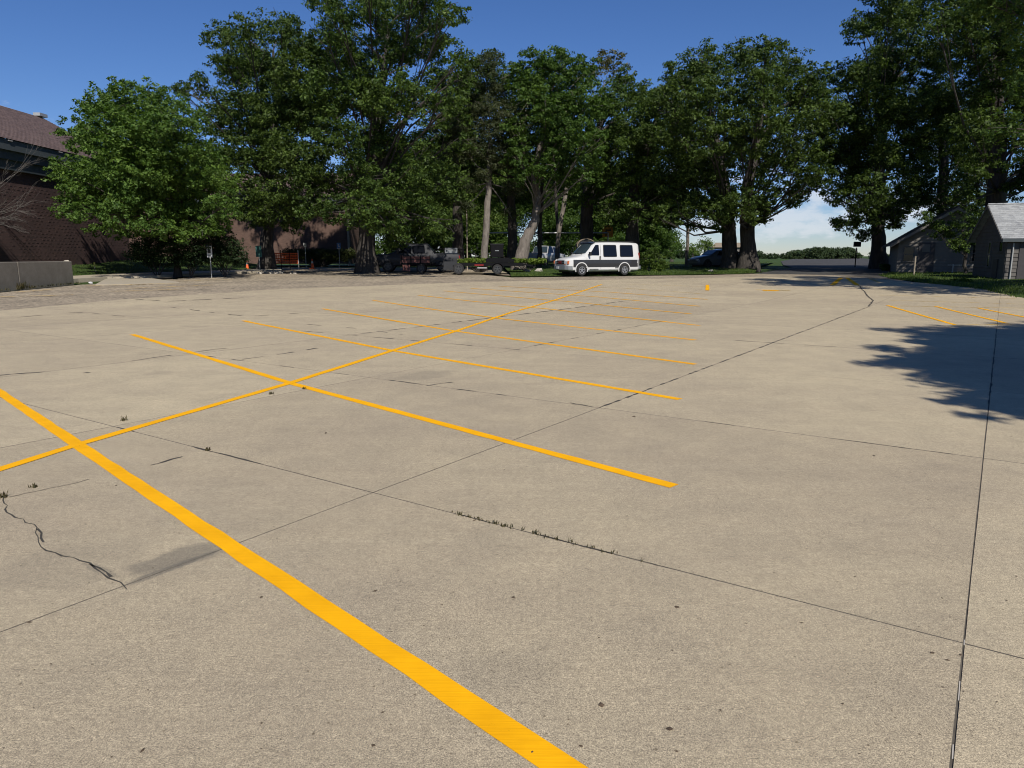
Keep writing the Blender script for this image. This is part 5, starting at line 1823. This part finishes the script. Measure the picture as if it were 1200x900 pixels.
# beaver-tail ramp lying flat at the right end
MB().box((4.75, 0, .60), (.75, 1.9, .10), Matrix.Rotation(R(9), 3, 'Y')).build('ramp', M['steelblk'], ft)
tag(ft, 'low black flatbed trailer parked beside the lawn left of the van', 'trailer')
bxo = empty('tool_box', (gx(584, 48.7).x, 48.7, g(48.7) + .735), R(3))
mb = MB()
mb.box((0, 0, .28), (1.5, .9, .10))
mb.box((.1, 0, .14), (1.9, 1.0, .26))
mb.build('base', M['steelblk'], bxo)
o = MB().box((-.1, 0, .78), (.86, .8, .86)).build('case', M['steelblk'], bxo)
o.modifiers.new('bevel', 'BEVEL').width = .04
MB().box((-.1, 0, 1.23), (.90, .84, .05)).build('lid', M['blackpl'], bxo)
MB().box((-.1, -.41, .80), (.25, .03, .06)).build('handle', M['plastic'], bxo)
tag(bxo, 'black upright equipment case standing on the flatbed trailer', 'equipment case')

# ------------------------------------------------------------------ signs, posts and small things
def sign(name, label, px, D, ht, w_, h_, mat, postm=None, text=None, r=.03, cat='sign'):
    q = gx(px, D)
    t = empty(name, (q.x, q.y, q.z + .05))
    mb = MB()
    mb.tube([(0, .03, -.3), (0, .03, ht)], r, 8)
    mb.build('post', postm or M['gutter'], t)
    o = MB().box((0, -.02, ht - h_ / 2), (w_, .03, h_)).build('panel', mat, t)
    if text:
        for cx_, cz_, dx_, dz_, m_ in text:
            MB().box((cx_, -.041, ht - h_ / 2 + cz_), (dx_, .008, dz_)).build('marking', m_, o)
    tag(t, label, cat)
    return t
sign('parking_sign', 'white notice sign on a post in front of the dark shrubs', 246, 42.0, 1.75, .30, .66, M['signwhite'], M['gutter'], [(0, .02, .15, .22, M['blackpl']), (0, -.2, .20, .04, M['blackpl']), (0, .24, .20, .05, M['blackpl'])])
sign('parking_sign', 'blue accessible parking sign in front of the hedge', 397.5, 60, 2.0, .32, .50, M['blue'], M['gutter'], [(-.02, .12, .07, .07, M['signwhite']), (-.02, 0, .05, .16, M['signwhite']), (.03, -.06, .12, .04, M['signwhite']), (0, -.20, .22, .05, M['signwhite'])])
sign('parking_sign', 'small grey sign on a thin post before the hedge', 358, 60, 2.0, .25, .36, M['gutter'])
sign('parking_sign', 'teal backed sign on a post at the foot of the left oak', 303.5, 53, 1.8, .42, .80, M['teal'])
sign('warning_sign', 'orange and black sign panel in the trees above the van', 711.5, 66, 3.6, .95, 1.0, M['sorange'], M['wood'], [(0.05, .1, .5, .12, M['blackpl']), (-.15, -.2, .12, .45, M['blackpl'])])
# construction fence and cones
def cone(label, px, D, h=.75):
    q = gx(px, D)
    t = empty('traffic_cone', (q.x, q.y, q.z))
    MB().box((0, 0, .02), (.38 * h / .75, .38 * h / .75, .04)).build('foot', M['orange'], t)
    mb = MB()
    mb.tube([(0, 0, .03), (0, 0, h * .55)], [.14 * h / .75, .085 * h / .75], 12)
    mb.tube([(0, 0, h * .78), (0, 0, h)], [.055 * h / .75, .025 * h / .75], 12)
    mb.build('cone', M['orange'], t, smooth=40)
    mb = MB()
    mb.tube([(0, 0, h * .55), (0, 0, h * .78)], [.087 * h / .75, .056 * h / .75], 12)
    mb.build('white_collar', M['signwhite'], t, smooth=40)
    tag(t, label, 'traffic cone')
cone('orange traffic cone with a white collar in front of the hedge', 365.5, 58, .8)
cone('traffic cone standing left of the dark oak trunk', 289, 57, .7)
fe = empty('safety_fence', (gx(325, 57).x, 57, g(57) + .05))
for k in range(4):
    mb = MB()
    mb.tube([(-.4 + k * .68, 0, -.2), (-.4 + k * .68, 0, 1.45)], .03, 6)
    mb.build('fence_post', M['signwhite'] if k % 3 == 0 else M['steelblk'], fe)
for k in range(3):
    for r_ in range(5):
        MB().box((-.06 + k * .68, 0, .42 + r_ * .19), (.64, .02, .085)).build('strap', M['orange'], fe)
    for c_ in range(5):
        MB().box((-.06 + k * .68 - .28 + c_ * .14, .012, .80), (.035, .012, .80)).build('web', M['orange'], fe)
tag(fe, 'orange plastic safety fence netting near the left oak', 'fence')
bn = MB()
bn.tube([(0, 0, -.2), (0, 0, 1.6)], .022, 6)
bn.prism([(-.02, -.01, 1.55), (.16, -.01, 1.45), (.28, -.01, .75), (.10, -.01, .8)], (0, .02, 0))
o = bn.build('red_flag', M['orange'])
o.location = gx(314, 56)
tag(o, 'red flag drooping on a stake left of the safety fence', 'flag')
# yellow marker flag and pale stones on the church lawn
fm = empty('marker_flag', at(111, 312.5, 45))
MB().tube([(0, 0, -.3), (0, 0, .25)], .012, 5).build('stake', M['gutter'], fm)
MB().box((0, 0, .16), (.09, .012, .22)).build('flag', M['yel'], fm)
tag(fm, 'small yellow marker on the lawn below the brick church', 'marker')
rg = random.Random(21)
def rock(label, pos, r, mat, grp=None):
    bm = bmesh.new()
    bmesh.ops.create_icosphere(bm, subdivisions=2, radius=r)
    for v in bm.verts:
        v.co *= rg.uniform(.75, 1.2)
        v.co.z *= .6
    me = bpy.data.meshes.new('rock')
    bm.to_mesh(me)
    bm.free()
    me.materials.append(mat)
    o = bpy.data.objects.new('rock', me)
    COL.objects.link(o)
    o.location = pos
    tag(o, label, 'rock', grp)
rock('pale rock on the grass just left of the van bumper', gx(632, 50) + Vector((0, 0, .16)), .30, M['stone'])
rock('pale rock at the right end of the black trailer', gx(617, 49.5) + Vector((0, 0, .14)), .26, M['stone'])
rock('small pale rock at the grass edge below the oak pair', gx(834, 51) + Vector((0, 0, .1)), .18, M['stone'])
rock('small white rock at the end of the retaining wall', G(106, 331.5, .06), .09, M['signwhite'])
rock('pale rock against the foot of the church wall', at(78, 306.5, 44), .16, M['stone'])
# rubble at the lawn corner left of the trucks
mb = MB()
for k in range(36):
    q = gx(rg.uniform(296, 345), rg.uniform(49, 53))
    s_ = rg.uniform(.05, .14)
    mb.box((q.x, q.y, q.z + s_ * .3), (s_ * 2, s_ * 1.6, s_), Matrix.Rotation(rg.uniform(0, 3), 3, 'Z'))
tag(mb.build('rubble', M['stone']), 'broken pale concrete rubble at the lawn corner under the oak', 'rubble', kind='stuff')
# pale bar frame between the trees
bf = empty('bar_frame', (gx(566, 64).x, 64, g(64)))
x1_ = gx(712, 64).x - gx(566, 64).x
MB().tube([(0, 0, 2.95), (x1_, 0, 2.95)], .06, 8).build('crossbar', M['gutter'], bf)
for x in (0, x1_ * .35, x1_):
    MB().tube([(x, 0, -.2), (x, 0, 2.95)], .045, 8).build('upright', M['gutter'], bf)
tag(bf, 'long pale metal crossbar on uprights among the trees', 'metal frame')
# thin pole left of the spruce
o = MB().tube([(0, 0, -.2), (0, 0, 4.6)], [.05, .035], 8).build('pole', M['wood'])
o.location = gx(547.5, 54)
tag(o, 'thin tall pole standing left of the pale spruce trunk', 'pole')
# small round-topped tan tent behind the van's front
tn = empty('tan_canopy', gx(686, 56))
mb = MB()
V, F = [], []
for i in range(9):
    a = math.pi * i / 8
    V += [(-math.cos(a) * .75, -.8, 1.75 + .62 * math.sin(a)), (-math.cos(a) * .75, .8, 1.75 + .62 * math.sin(a))]
F = [(2 * i, 2 * i + 1, 2 * i + 3, 2 * i + 2) for i in range(8)]
mb.add(V, F)
o = mb.build('cover', M['tan'], tn)
o.modifiers.new('solid', 'SOLIDIFY').thickness = .05
mb = MB()
for x in (-.75, .75):
    for y in (-.8, .8):
        mb.tube([(x, y, -.2), (x, y, 1.78)], .03, 6)
mb.build('legs', M['steelblk'], tn)
MB().prism([(V[2 * i][0] * .95, -.74, V[2 * i][2] - .03) for i in range(9)], (0, 1.4, 0)).build('dark_fill', M['blackpl'], tn)  # dark block filling the arch under the cover
tag(tn, 'arched tan canopy showing above the van windscreen', 'canopy')
# low tan-roofed building far behind the oak pair
fb = empty('far_barn', gx(857, 130))
fb.scale = (.62, .62, .75)
MB().box((0, 3, 1.6), (11, 6, 3.6)).build('wall', M['siding2'], fb)
mb = MB()
mb.prism([(-6.2, -.6, 3.3), (6.2, -.6, 3.3), (3.8, 3, 4.4), (-3.8, 3, 4.4)], (0, .1, .05))
mb.build('roof', M['tan'], fb)
tag(fb, 'low tan roofed building far off behind the oak pair', 'building')
import sys
print('LEAVES', LEAFCOUNT[0], file=sys.stderr)
